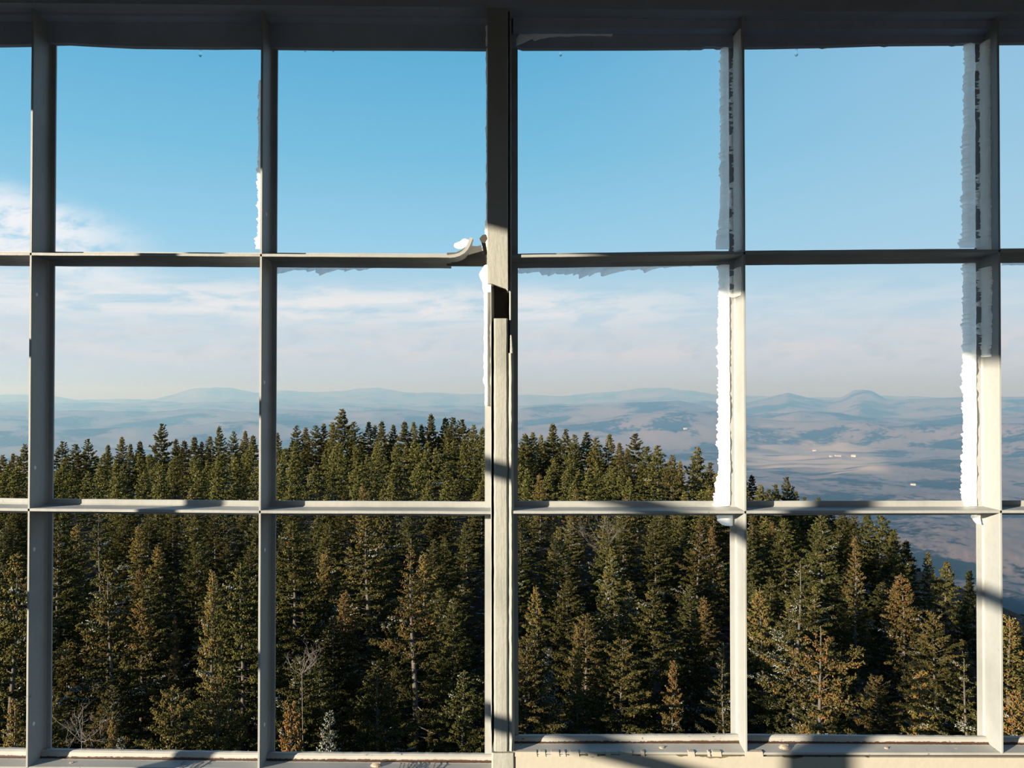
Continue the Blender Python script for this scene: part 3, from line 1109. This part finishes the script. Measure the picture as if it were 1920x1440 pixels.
for (px, py, L, W, H, lab) in ((1527, 846, 34, 16, 10, 'tiny white farmhouse standing alone above the pale fields'),
                               (1558, 856.5, 26, 14, 9, 'tiny white farm building at the left end of the farmyard'),
                               (1571, 856, 60, 18, 11, 'long tiny white barn in the middle of the farmyard'),
                               (1600, 856.5, 40, 20, 14, 'tiny white barn at the right end of the farmyard'),
                               (1712, 910, 30, 12, 7, 'tiny white house on the wooded slope left of the rightmost upright'),
                               (1285, 805, 44, 18, 11, 'far white speck of a barn left of the third upright bar')):
    q = ray_ground(px, py)
    root = tag(empty('farm_building', (q.x, q.y, float(terrain(q.x, q.y))), rng.uniform(-.4, .4)), lab, 'building')
    bm = bmesh.new(); bx(bm, -L / 2, L / 2, -W / 2, W / 2, -4, H)
    obj('wall', bm, M_FARM, root)
    bm = bmesh.new()
    hull_prism(bm, [(-W / 2 - 1, H), (W / 2 + 1, H), (0, H + W * .45)], -L / 2 - 1, L / 2 + 1)
    o = obj('roof', bm, M_ROOF, root)
    o.rotation_euler = (0, 0, PI / 2)


# ------------------------------------------------------------------ spruces
def foliage_mat():
    m, nt = material('spruce needles')
    tint = nt.node('ShaderNodeAttribute', attribute_name='tint').outputs['Fac']
    rnd = nt.node('ShaderNodeObjectInfo').outputs['Random']
    oc = nt.node('ShaderNodeObjectInfo').outputs['Color']
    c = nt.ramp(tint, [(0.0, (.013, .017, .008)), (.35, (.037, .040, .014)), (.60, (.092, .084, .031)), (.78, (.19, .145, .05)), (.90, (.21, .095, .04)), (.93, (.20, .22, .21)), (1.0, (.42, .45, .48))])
    c = nt.mix(1.0, c, oc, 'MULTIPLY')
    hs = nt.node('ShaderNodeHueSaturation')
    nt.put(hs.inputs['Hue'], nt.math('ADD', .485, nt.math('MULTIPLY', rnd, .03)))
    nt.put(hs.inputs['Value'], nt.math('ADD', .8, nt.math('MULTIPLY', rnd, .4)))
    nt.put(hs.inputs['Color'], c)
    dif = nt.node('ShaderNodeBsdfDiffuse')
    nt.t.links.new(hs.outputs[0], dif.inputs[0])
    tr = nt.node('ShaderNodeBsdfTranslucent')
    nt.t.links.new(hs.outputs[0], tr.inputs[0])
    mx = nt.node('ShaderNodeMixShader')
    mx.inputs[0].default_value = .08
    nt.t.links.new(dif.outputs[0], mx.inputs[1]); nt.t.links.new(tr.outputs[0], mx.inputs[2])
    o = nt.node('ShaderNodeOutputMaterial')
    nt.t.links.new(mx.outputs[0], o.inputs['Surface'])
    return m


M_NEEDLE = foliage_mat()
m, nt = material('spruce bark')
n = nt.noise(nt.node('ShaderNodeTexCoord').outputs['Object'], 9.0, 4, .6)
principled(nt, nt.mix(n, (.06, .052, .046), (.15, .135, .12)), .9, spec=.1)
M_BARK = m
m, nt = material('spruce cones')
rnd = nt.node('ShaderNodeNewGeometry').outputs['Random Per Island']
principled(nt, nt.ramp(rnd, [(0, (.15, .055, .02)), (.5, (.24, .105, .04)), (1, (.28, .16, .075))]), .8, spec=.1)
M_CONE = m


def nrm(v):
    return v / np.maximum(np.linalg.norm(v, axis=-1, keepdims=True), 1e-9)


def tube_np(path, r0, r1, k=5):
    n = len(path)
    t = nrm(np.gradient(path, axis=0))
    ref = np.where(np.abs(t[:, 2:3]) > .9, np.array([[1., 0, 0]]), np.array([[0, 0, 1.]]))
    u = nrm(np.cross(t, ref)); v = np.cross(t, u)
    r = np.linspace(r0, r1, n)[:, None]
    a = np.arange(k) * 2 * PI / k
    ring = path[:, None, :] + r[:, None, :] * (u[:, None, :] * np.cos(a)[None, :, None] + v[:, None, :] * np.sin(a)[None, :, None])
    co = ring.reshape(-1, 3)
    i = np.arange(n - 1)[:, None] * k; j = np.arange(k)[None, :]; jn = (j + 1) % k
    f = np.stack([i + j, i + jn, i + k + jn, i + k + j], -1).reshape(-1, 4)
    return co, f


def spikes_np(P, Dv, Ln, Wd, g):
    """slim three-sided spikes: base triangle at P, apex along Dv"""
    n = len(P)
    ref = nrm(g.normal(size=(n, 3)))
    u = nrm(np.cross(Dv, ref)); v = np.cross(Dv, u)
    W = Wd[:, None]
    mid = P + Dv * (Ln * .35)[:, None]
    a = mid + u * W
    b = mid - .5 * u * W + .87 * v * W
    c = mid - .5 * u * W - .87 * v * W
    tip = P + Dv * Ln[:, None]
    co = np.stack([P, a, b, c, tip], 1).reshape(-1, 3)
    q = np.arange(n)[:, None] * 5
    T = np.array([[0, 2, 1], [0, 3, 2], [0, 1, 3], [1, 2, 4], [2, 3, 4], [3, 1, 4]])
    f = (q[:, :, None] + T[None]).reshape(-1, 3)
    return co, f


def spruce_parts(seed, H, R, spacing=.33, per=6, tw=.065, sp_=.055, ln=.105, wd=.023, nper=3, low=.12, sparse=0.0, irregular=.25, cones=.0, golden=.3, frost=.03, power=.8, droop=.25, up=.35, topgap=.0):
    g = np.random.default_rng(seed)
    tco, tf, nv = [], [], 0
    lean = g.normal(0, .012, 2)

    def trunk_at(z):
        z = np.asarray(z)
        return np.stack([lean[0] * z + .05 * np.sin(z * .8 + seed), lean[1] * z + .05 * np.cos(z * .7), z], -1)
    zz = np.linspace(0, H, 14)
    c_, f_ = tube_np(trunk_at(zz), .013 * H + .02, .012, 7)
    tco.append(c_); tf.append(f_); nv += len(c_)
    P, Dv, Ln, Ti, Cn = [], [], [], [], []
    z = H * low
    gold_tree = golden
    while z < H - .12:
        t = (H - z) / H
        n = per + g.integers(-1, 2)
        if sparse and g.random() < sparse: n = max(2, n - 2)
        a0 = g.random() * 2 * PI
        for k in range(int(n)):
            a = a0 + 2 * PI * k / n + g.normal(0, .22)
            prof = (t ** power) * (1 - .35 * max(0, t - .72) / .28)
            L = R * prof * (1 + irregular * g.normal()) + .07
            L = max(.07, L)
            if sparse and g.random() < sparse * .5: L *= .35
            el = up * (1 - t) ** 1.2 * 1.3 + .10 - .28 * t + g.normal(0, .07)
            m_ = max(4, int(L / .25) + 3)
            s = np.linspace(0, 1, m_)
            ho = np.array([math.cos(a), math.sin(a), 0.])
            side = np.array([-math.sin(a), math.cos(a), 0.])
            dr = droop * t
            bend = g.normal(0, .10)
            pts = trunk_at(z + g.normal(0, .05))[None] + ho[None] * (L * s * math.cos(el))[:, None] + side[None] * (bend * L * s * s)[:, None] \
                + np.array([0, 0, 1.])[None] * (L * (math.sin(el) * s - dr * s + dr * 1.15 * s ** 2.2))[:, None]
            r0 = .006 + .010 * L
            c_, f_ = tube_np(pts, r0, .003, 3)
            tco.append(c_); tf.append(f_ + nv); nv += len(c_)
            # twigs
            nt_ = max(3, int(L / tw))
            st = np.sort(g.random(nt_) * .86 + .14)
            if L > .8:
                st = st[st > .10 + .18 * min(1, t)]
            nt_ = len(st)
            if nt_ == 0: continue
            bp = np.stack([np.interp(st, s, pts[:, d_]) for d_ in range(3)], -1)
            tg = nrm(np.stack([np.interp(st, s, np.gradient(pts[:, d_])) for d_ in range(3)], -1))
            sgn = np.where(np.arange(nt_) % 2 == 0, 1., -1.)[:, None]
            td = nrm(tg * (.75 + .35 * st[:, None]) + side[None] * sgn * (.95 - .35 * st[:, None]) + np.array([0, 0, 1.])[None] * g.normal(.02, .18, (nt_, 1)) + g.normal(0, .12, (nt_, 3)))
            tl = (.10 + .30 * L * (1.05 - st) ** .7) * g.uniform(.55, 1.2, nt_)
            tl = np.minimum(tl, .55)
            # leader shoot of the branch itself
            bp = np.vstack([bp, pts[-2:-1]]); td = np.vstack([td, nrm(pts[-1:] - pts[-2:-1])]); tl = np.append(tl, .16)
            ns = np.maximum(2, (tl / sp_).astype(int))
            idx = np.repeat(np.arange(len(bp)), ns * nper)
            off = np.concatenate([np.repeat((np.arange(q) + .3) / q, nper) for q in ns])
            off = np.clip(off + g.normal(0, .05, len(off)), 0, 1)
            pos = bp[idx] + td[idx] * (tl[idx] * off)[:, None]
            pos[:, 2] -= .10 * tl[idx] * off ** 2
            rv = nrm(g.normal(size=(len(idx), 3)))
            rv[:, 2] = rv[:, 2] * .8 + .15
            dv = nrm(td[idx] * .75 + rv * .75)
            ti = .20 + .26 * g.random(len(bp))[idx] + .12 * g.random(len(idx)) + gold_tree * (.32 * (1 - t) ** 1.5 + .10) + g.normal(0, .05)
            ti = np.clip(ti, 0, .74)
            if cones > 0 and t < .45 and g.random() < cones * 1.2 * (1 - t / .5):
                ti = np.clip(ti + .18 * g.random(len(idx)), 0, .88)
            if g.random() < frost * 2.5:
                sel = g.random(len(idx)) < .35
                ti[sel] = g.uniform(.93, 1.0, sel.sum())
            sel = g.random(len(idx)) < frost * .35
            ti[sel] = .96
            P.append(pos); Dv.append(dv); Ln.append(ln * (.5 + .5 * min(1, t * 4.5)) * g.uniform(.6, 1.25, len(idx))); Ti.append(ti)
            if cones > 0 and t < .42:
                nc = g.poisson(cones * 7 * min(1, L))
                if nc:
                    ii = g.integers(0, len(bp), nc)
                    Cn.append(bp[ii] + td[ii] * (tl[ii] * g.uniform(.3, 1, nc))[:, None] - np.array([0, 0, .03]))
        z += spacing * (.55 + .75 * t) * g.uniform(.75, 1.25)
    # leader
    nl = 30
    zl = H - g.random(nl) * .6
    P.append(trunk_at(zl)); rv = nrm(g.normal(size=(nl, 3))); rv[:, 2] = np.abs(rv[:, 2]) + .7
    Dv.append(nrm(rv)); Ln.append(np.full(nl, ln * .55)); Ti.append(np.clip(.45 + .3 * golden + .1 * g.random(nl), 0, .8))
    P, Dv, Ln, Ti = np.vstack(P), np.vstack(Dv), np.concatenate(Ln), np.concatenate(Ti)
    fco, ff = spikes_np(P, Dv, Ln, wd * g.uniform(.7, 1.3, len(P)), g)
    tint = np.repeat(Ti, 5)
    cone = None
    if Cn:
        Cn = np.vstack(Cn)
        dd = np.tile(np.array([[0, 0, -1.]]), (len(Cn), 1)) + g.normal(0, .25, (len(Cn), 3))
        cone = spikes_np(Cn, nrm(dd), np.full(len(Cn), .12), np.full(len(Cn), .026), g)
    return (np.vstack(tco), np.vstack(tf)), (fco, ff, tint), cone


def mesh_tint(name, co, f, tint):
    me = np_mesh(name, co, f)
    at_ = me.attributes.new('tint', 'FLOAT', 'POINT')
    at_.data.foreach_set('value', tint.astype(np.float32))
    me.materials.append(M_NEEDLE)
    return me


class Kind:
    def __init__(self, name, seed, H, R, far=False, **kw):
        (tc, tf), (fc, ff, ti), cone = spruce_parts(seed, H, R, **kw)
        self.H, self.name = H, name
        self.trunk = np_mesh(name + ' trunk', tc, tf, True)
        self.trunk.materials.append(M_BARK)
        self.fol = mesh_tint(name + ' foliage', fc, ff, ti)
        self.cone = None
        if cone is not None:
            self.cone = np_mesh(name + ' cones', cone[0], cone[1])
            self.cone.materials.append(M_CONE)
        self.raw = (tc, tf, fc, ff, ti)


FARKW = dict(spacing=.40, per=6, tw=.12, sp_=.10, ln=.20, wd=.048, nper=3)
MIDKW = dict(spacing=.35, per=6, tw=.085, sp_=.075, ln=.14, wd=.032, nper=3)
K = {}
# near ones
K['hero'] = Kind('hero', 101, 9, 2.7, spacing=.50, per=5, sparse=.45, irregular=.38, cones=.75, golden=.75, frost=.02, power=.62, droop=.12, up=.3, tw=.06, sp_=.05)
K['pale'] = Kind('pale', 102, 10, 2.6, spacing=.42, per=4, sparse=.45, irregular=.40, cones=.1, golden=.35, frost=.06, power=.75, droop=.2)
K['spire'] = Kind('spire', 103, 10, 1.45, spacing=.27, per=5, sparse=.1, irregular=.25, cones=.7, golden=.65, frost=.03, power=.8, up=.5)
K['broad'] = Kind('broad', 104, 9, 2.9, spacing=.34, per=6, sparse=.15, irregular=.28, cones=.25, golden=.45, frost=.02, power=.62, droop=.18)
K['tall'] = Kind('tall', 105, 11, 3.3, spacing=.38, per=5, sparse=.35, irregular=.32, cones=.6, golden=.55, frost=.02, power=1.35)
K['rusty'] = Kind('rusty', 106, 8, 1.35, spacing=.26, per=5, sparse=.2, irregular=.25, cones=1.0, golden=.9, frost=.03, power=.7, up=.55)
K['frosty'] = Kind('frosty', 107, 8, 1.35, spacing=.27, per=5, irregular=.25, golden=.1, frost=.4, power=.75)
# middle distance
K['green'] = Kind('green', 111, 9.5, 2.5, irregular=.25, golden=.30, frost=.02, cones=.05, power=.75, **MIDKW)
K['olive'] = Kind('olive', 112, 9.5, 2.3, irregular=.28, golden=.5, frost=.03, cones=.25, power=.8, sparse=.2, **MIDKW)
K['brown'] = Kind('brown', 113, 9, 2.0, irregular=.3, golden=.8, frost=.02, cones=.6, power=.8, **MIDKW)
K['dark'] = Kind('dark', 114, 10, 2.6, irregular=.28, golden=.18, frost=.03, power=.7, sparse=.1, **MIDKW)
# far ones
K['f1'] = Kind('f1', 121, 9, 2.0, irregular=.25, golden=.3, frost=.007, power=.75, **FARKW)
K['f2'] = Kind('f2', 122, 9, 2.3, irregular=.28, golden=.45, frost=.010, cones=.2, power=.7, **FARKW)
K['f3'] = Kind('f3', 123, 9, 1.7, irregular=.25, golden=.6, frost=.007, cones=.4, power=.75, **FARKW)
K['f4'] = Kind('f4', 124, 9, 2.4, irregular=.3, golden=.2, frost=.008, power=.7, sparse=.2, **FARKW)

TREES = []      # (px, py, Y, x, ground z, height)


def g_at(x, y):
    return float(summit(np.array(x), np.array(y)))


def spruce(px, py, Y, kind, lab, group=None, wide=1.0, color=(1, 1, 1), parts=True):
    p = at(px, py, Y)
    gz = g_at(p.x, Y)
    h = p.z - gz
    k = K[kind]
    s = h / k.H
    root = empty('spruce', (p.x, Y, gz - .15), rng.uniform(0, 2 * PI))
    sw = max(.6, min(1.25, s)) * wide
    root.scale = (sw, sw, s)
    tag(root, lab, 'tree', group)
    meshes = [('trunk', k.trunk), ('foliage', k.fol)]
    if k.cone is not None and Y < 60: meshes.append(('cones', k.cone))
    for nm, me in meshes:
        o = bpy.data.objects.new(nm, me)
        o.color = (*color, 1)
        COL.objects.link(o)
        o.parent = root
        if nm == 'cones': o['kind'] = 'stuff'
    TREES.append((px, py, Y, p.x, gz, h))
    return root


# trees one can point at
NAMED = [
    (1537, 1166, 27, 'hero', 'golden spruce with rust-brown cones in front of the lower right pane', 1.05),
    (1487, 1046, 36, 'pale', 'pale grey-green spruce with ragged branches behind the golden one, lower right pane', 1.1),
    (1604, 1001, 52, 'spire', 'slender spire spruce with a bare pale trunk, upper part of the lower right pane', .9),
    (1697, 1070, 47, 'brown', 'plump golden spruce high in the lower right pane, near the valley edge', 1.25),
    (1753, 1143, 40, 'broad', 'wide olive spruce in the lower right pane beside the rightmost upright', .85),
    (1728, 1236, 30, 'rusty', 'narrow spruce with a rust-red top low beside the rightmost upright', .85),
    (1826, 1228, 27, 'pale', 'ragged spruce half hidden by the rightmost upright bar, lower pane', 1.0),
    (1902, 1152, 33, 'spire', 'bushy golden spruce right of the rightmost upright bar', 1.5),
    (1900, 1290, 27, 'rusty', 'small rusty-topped spruce low at the right picture edge', 1.1),
    (1772, 1052, 66, 'f2', 'small olive spruce beside the rightmost upright near the forest edge', 1.0),
    (1742, 1032, 72, 'f3', 'thin spruce tip at the forest edge in the lower right pane', .8),
    (1818, 1064, 62, 'f1', 'small spruce touching the rightmost upright, at the forest edge', .7),
    (1652, 966, 74, 'f4', 'dark broad spruce at the forest edge left of the purple woods', 1.2),
    (1675, 990, 70, 'f1', 'dark green spruce just below the forest edge by the purple woods', 1.0),
    (1540, 962, 58, 'dark', 'tall dark spruce cut by the lower cross bar in the right pane', 1.0),
    (1470, 968, 60, 'green', 'tall green spruce left of centre at the top of the lower right pane', 1.0),
    (1307, 972, 58, 'olive', 'tall bright olive spruce left of the third upright, below the cross bar', 1.05),
    (1335, 985, 62, 'rusty', 'spruce with a rust-red top beside the third upright, below the cross bar', .9),
    (1228, 966, 62, 'green', 'green spruce with pale tips, lower pane right of the centre post', 1.0),
    (988, 1190, 32, 'broad', 'golden green bushy spruce hugging the right side of the centre post', .8),
    (1084, 1168, 34, 'spire', 'little pointed spruce, lower pane right of the centre post', .65),
    (1030, 1206, 33, 'frosty', 'small frosted spruce tip beside the golden bushy one near the centre post', .7),
    (1165, 1192, 34, 'broad', 'broad low golden spruce crown in the lower pane right of the centre post', .95),
    (1262, 1234, 34, 'rusty', 'slim reddish spruce left of the third upright, low in the pane', .75),
    (1015, 885, 76, 'brown', 'rust-brown spruce beside the centre post, middle pane', .9),
    (780, 1003, 34, 'tall', 'tall thin spruce with rust cones and bare trunk, lower pane left of the centre post', 1.1),
    (693, 962, 48, 'olive', 'big bright olive spruce in the lower pane, middle of the second column', 1.3),
    (550, 972, 48, 'green', 'green spruce beside the second upright bar in the lower pane', 1.1),
    (405, 1063, 32, 'spire', 'slim golden spire spruce left of the second upright, lower pane', .75),
    (452, 1050, 36, 'green', 'full green spruce touching the second upright bar, lower pane', 1.0),
    (328, 1282, 25, 'broad', 'large olive spruce at the bottom, left of the second upright', .85),
    (405, 1262, 26, 'broad', 'wide olive spruce low beside the second upright, under the golden spire', .8),
    (330, 1150, 37, 'spire', 'small reddish spruce tip in the dark of the lower left pane', .6),
    (213, 1045, 37, 'olive', 'golden green spruce with a visible trunk in the lower left pane', .95),
    (206, 1332, 23, 'spire', 'little green spruce at the bottom of the lower left pane', .55),
    (232, 1368, 22.5, 'frosty', 'tiny pale spruce tip at the sill of the lower left pane', .5),
    (549, 1310, 22.5, 'rusty', 'small orange-tipped spruce at the bottom right of the second upright', .85),
    (624, 1320, 24, 'frosty', 'small blue-white frosted spruce at the bottom beside the orange-tipped one', .7),
    (20, 1035, 33, 'olive', 'olive spruce at the left picture edge, lower pane', 1.0),
    (38, 1300, 24, 'spire', 'green spruce low at the left picture edge beside the first upright', 1.0),
    (112, 975, 46, 'dark', 'grey-green spruce just right of the first upright, lower pane', 1.0),
    (190, 950, 52, 'pale', 'frost-dusted spruce high in the lower left pane', .9),
    (685, 905, 64, 'brown', 'pale golden spruce tip touching the lower cross bar, second column', .8),
    (720, 917, 68, 'f2', 'small pale spruce tip above the lower cross bar beside the golden tip', .8),
    (640, 767, 128, 'f2', 'tallest spruce on the skyline, between second upright and centre post', 1.15),
    (302, 794, 124, 'f4', 'dark spruce spire standing up on the skyline in the left middle pane', .9),
    (411, 797, 124, 'f1', 'pointed spruce on the skyline left of the second upright', .75),
    (808, 774, 128, 'f1', 'dark pointed spruce on the skyline left of the centre post', .9),
    (1036, 792, 112, 'f1', 'tallest spruce on the skyline right of the centre post', .95),
    (1192, 812, 104, 'f4', 'broad dark spruce on the skyline, middle of the right pane', 1.0),
    (1235, 835, 98, 'f2', 'round-topped olive spruce on the skyline before the third upright', 1.1),
    (1305, 838, 92, 'f2', 'pair-like bushy spruce on the skyline just left of the third upright', 1.0),
    (1477, 893, 100, 'f4', 'lone pointed spruce against the blue valley right of the third upright', .85),
    (1410, 888, 98, 'f1', 'dark spruce tip right beside the third upright against the valley', .9),
]
for a in NAMED:
    spruce(a[0], a[1], a[2], a[3], a[4], wide=a[5])


def pane(px, py=None):
    return ('at the left picture edge' if px < 48 else 'between the first and second uprights' if px < 486 else 'between the second upright and the centre post' if px < 940
            else 'between the centre post and third upright' if px < 1385 else 'between the third upright and the rightmost one' if px < 1860 else 'right of the rightmost upright')


SKY_TIPS = [(8, 852), (24, 848), (44, 832), (116, 827), (143, 832), (166, 822), (203, 832), (228, 817), (245, 830), (262, 825), (330, 821), (346, 824), (364, 817), (378, 826), (395, 816), (438, 808), (460, 806), (475, 814), (505, 806),
            (520, 809), (556, 797), (575, 799), (592, 797), (608, 792), (622, 789), (663, 790), (690, 789), (702, 795), (716, 787), (738, 794), (758, 788), (774, 789), (790, 793), (836, 781), (851, 782), (868, 786), (888, 796), (905, 799),
            (945, 806), (985, 811), (1000, 810), (1015, 813), (1060, 804), (1076, 814), (1101, 810), (1120, 820), (1141, 812), (1160, 828), (1175, 838), (1214, 836), (1258, 852), (1275, 862), (1330, 866), (1345, 884), (1372, 880), (1391, 886), (1425, 908), (1442, 916), (1456, 907),
            (1492, 918), (1510, 930), (1534, 930), (1552, 936), (1580, 948), (1600, 960), (1625, 958), (1700, 1010)]
skx = np.array([a[0] for a in SKY_TIPS] + [a[0] for a in NAMED if a[2] > 90] + [1652, 1742, 1818, 1900, -200, 2200], float)
sky_ = np.array([a[1] for a in SKY_TIPS] + [a[1] for a in NAMED if a[2] > 90] + [966, 1032, 1064, 1090, 850, 1130], float)
o_ = np.argsort(skx)
skx, sky_ = skx[o_], sky_[o_]


def skyline(px):
    i = np.searchsorted(skx, px)
    lo, hi = max(0, i - 3), min(len(skx), i + 3)
    return float(np.max(sky_[lo:hi])) if abs(px - 960) < 2000 else 900.


kinds_f = ['f1', 'f2', 'f3', 'f4']
for (px, py) in SKY_TIPS:
    Yd = (126 if px < 900 else 112 if px < 1200 else 97 if px < 1400 else 96 if px < 1560 else 82) + rng.uniform(-7, 7)
    spruce(px, py, Yd, kinds_f[rng.integers(4)], 'spruce tip in the skyline row ' + pane(px), 'spruces on the skyline ' + pane(px), wide=rng.uniform(.8, 1.1))

# the mass of the forest
cand = []
gfill = np.random.default_rng(99)
placed = [(t[3], t[2]) for t in TREES]
tries = 0
while tries < 26000:
    tries += 1
    Yd = 15 + 150 * gfill.random() ** .75
    px = gfill.uniform(-90, 2010)
    x = (px - 960) / F * Yd
    dmin = 2.6 + .012 * Yd
    if any((x - a) ** 2 + (Yd - b) ** 2 < dmin * dmin for a, b in placed): continue
    gz = g_at(x, Yd)
    h = gfill.uniform(6.2, 10.2) if Yd > 90 else gfill.uniform(5.8, 8.2)
    pxx, py = to_px((x, Yd, gz + h))
    lim = skyline(pxx) + gfill.uniform(10, 40)
    if py < lim:
        h = at(pxx, lim, Yd).z - gz
        if h < 3.5: continue
        py = lim
    if py > 1520: continue
    bad = False
    for (a, b, c) in ((n_[0], n_[1], n_[2]) for n_ in NAMED):
        if Yd < c + .5 and py < b + 190 * (30 / max(c, 24)) * 1.15 and abs(pxx - a) < 75 * 30 / max(Yd, 18) + 24:
            bad = True; break
    if bad: continue
    placed.append((x, Yd))
    cand.append((px, py, Yd, x))
cand.sort(key=lambda c: c[2])
outside = []  # unseen spruces beside and behind the tower, added to shade the stand
tries = 0
while tries < 9000:
    tries += 1
    x, yy = gfill.uniform(-95, 40), gfill.uniform(-45, 110)
    if abs(x) < 7 and abs(yy) < 8: continue
    if yy > 0 and abs(x) < yy * .70 + 1 and yy > 14: continue
    if any((x - a) ** 2 + (yy - b) ** 2 < 12.5 for a, b in placed): continue
    placed.append((x, yy))
    outside.append((x, yy, gfill.uniform(6.5, 9.5)))
N_IND = 300 - len(TREES)
ck = {'near': ['broad', 'green', 'olive', 'dark', 'pale', 'dark'], 'mid': ['green', 'olive', 'brown', 'dark', 'dark', 'green'], 'far': ['f1', 'f2', 'f3', 'f4']}
for (px, py, Yd, x) in cand[:N_IND]:
    z_ = 'near' if Yd < 38 else 'mid' if Yd < 75 else 'far'
    kd = ck[z_][gfill.integers(len(ck[z_]))]
    wrd = {'near': 'dark spruce close below the tower, ', 'mid': 'spruce in the dense middle of the forest, ', 'far': 'small distant spruce behind the skyline row front, '}[z_]
    spruce(px, py, Yd, kd, wrd + pane(px), {'near': 'near spruces ', 'mid': 'mid-forest spruces ', 'far': 'distant spruces '}[z_] + pane(px), wide=gfill.uniform(.85, 1.15))
print('INFO trees', len(TREES), 'rest', len(cand) - N_IND)
rest = cand[N_IND:]
print('INFO outside', len(outside))
if rest:
    sub = spruce_parts(131, 9, 1.6, spacing=.6, per=5, tw=.3, sp_=.16, ln=.3, wd=.06, nper=2, golden=.35, frost=.008)
    (_, _), (fc, ff, ti), _c = sub
    C_, F2, T2, nv = [], [], [], 0
    allr = [(at(c[0], c[1], c[2]).x, c[2], at(c[0], c[1], c[2]).z - g_at(c[3], c[2])) for c in rest] + outside
    for (x, Yd, hh) in allr:
        gz = g_at(x, Yd)
        a = gfill.uniform(0, 2 * PI)
        sw = gfill.uniform(.85, 1.2)
        Rm = np.array([[math.cos(a) * sw, -math.sin(a) * sw, 0], [math.sin(a) * sw, math.cos(a) * sw, 0], [0, 0, hh / 9]])
        C_.append(fc @ Rm.T + np.array([[x, Yd, gz]]))
        F2.append(ff + nv); T2.append(ti); nv += len(fc)
    me = mesh_tint('spruce forest', np.vstack(C_), np.vstack(F2), np.concatenate(T2))
    tag(link('spruce_forest', me, M_NEEDLE), 'far spruces crowded below the skyline, and unseen ones round the tower added for shade', 'forest', kind='stuff')


# bare shrubs
def bare_shrub(px, py, Y, size, lab, seed):
    g = np.random.default_rng(seed)
    p = at(px, py, Y)
    gz = g_at(p.x, Y)
    root = tag(empty('bare_shrub', (p.x, Y, gz - .1)), lab, 'shrub')
    cs, fs, nv = [], [], 0

    def grow(a, d_, L, r, lv):
        nonlocal nv
        n = 6
        pts = [a]
        for k in range(n):
            d_ = d_ + g.normal(0, .12, 3); d_[2] += .04
            d_ = d_ / np.linalg.norm(d_)
            pts.append(pts[-1] + d_ * L / n)
        c_, f_ = tube_np(np.array(pts), r, r * .45, 4)
        cs.append(c_); fs.append(f_ + nv); nv += len(c_)
        if lv < 3:
            for k in range(4 if lv == 0 else 3):
                q = pts[g.integers(2, n + 1)]
                grow(q, nrm(d_ + g.normal(0, .75, 3)), L * .55, r * .55, lv + 1)
    h = p.z - gz
    stem = np.array([[0, 0, 0], [.1, 0, h * .35], [0, .1, h - size]])
    c_, f_ = tube_np(stem, .016, .012, 5)
    cs.append(c_); fs.append(f_ + nv); nv += len(c_)
    for k in range(6):
        grow(stem[-1], nrm(np.array([g.normal(0, .7), g.normal(0, .5), .7])), size, .011, 0)
    me = np_mesh('twigs', np.vstack(cs), np.vstack(fs), True)
    o = link('twigs', me, M_TWIG, root)


m, nt = material('bare twigs')
principled(nt, (.20, .18, .165), .9, spec=.1)
M_TWIG = m
bare_shrub(565, 1222, 30, .75, 'bare pale-twigged shrub in the dark beside the second upright, lower pane', 1)
bare_shrub(1132, 975, 58, 2.4, 'bare brown shrub among spruces high in the lower pane right of the centre post', 2)
bare_shrub(150, 1335, 24, .8, 'bare twiggy shrub low in the lower left pane', 3)

# ------------------------------------------------------------------ render settings
vs_ = scene.view_settings
scene.display_settings.display_device = 'sRGB'
vs_.view_transform = 'Standard'
vs_.look = 'None'
vs_.exposure = 0.0
vs_.gamma = 1.0
vs_.use_curve_mapping = False
cy = scene.cycles
cy.max_bounces = 8
cy.diffuse_bounces = 3
cy.glossy_bounces = 2
cy.transmission_bounces = 6
cy.transparent_max_bounces = 8
cy.volume_bounces = 1
cy.use_denoising = True
cy.sample_clamp_indirect = 6.0
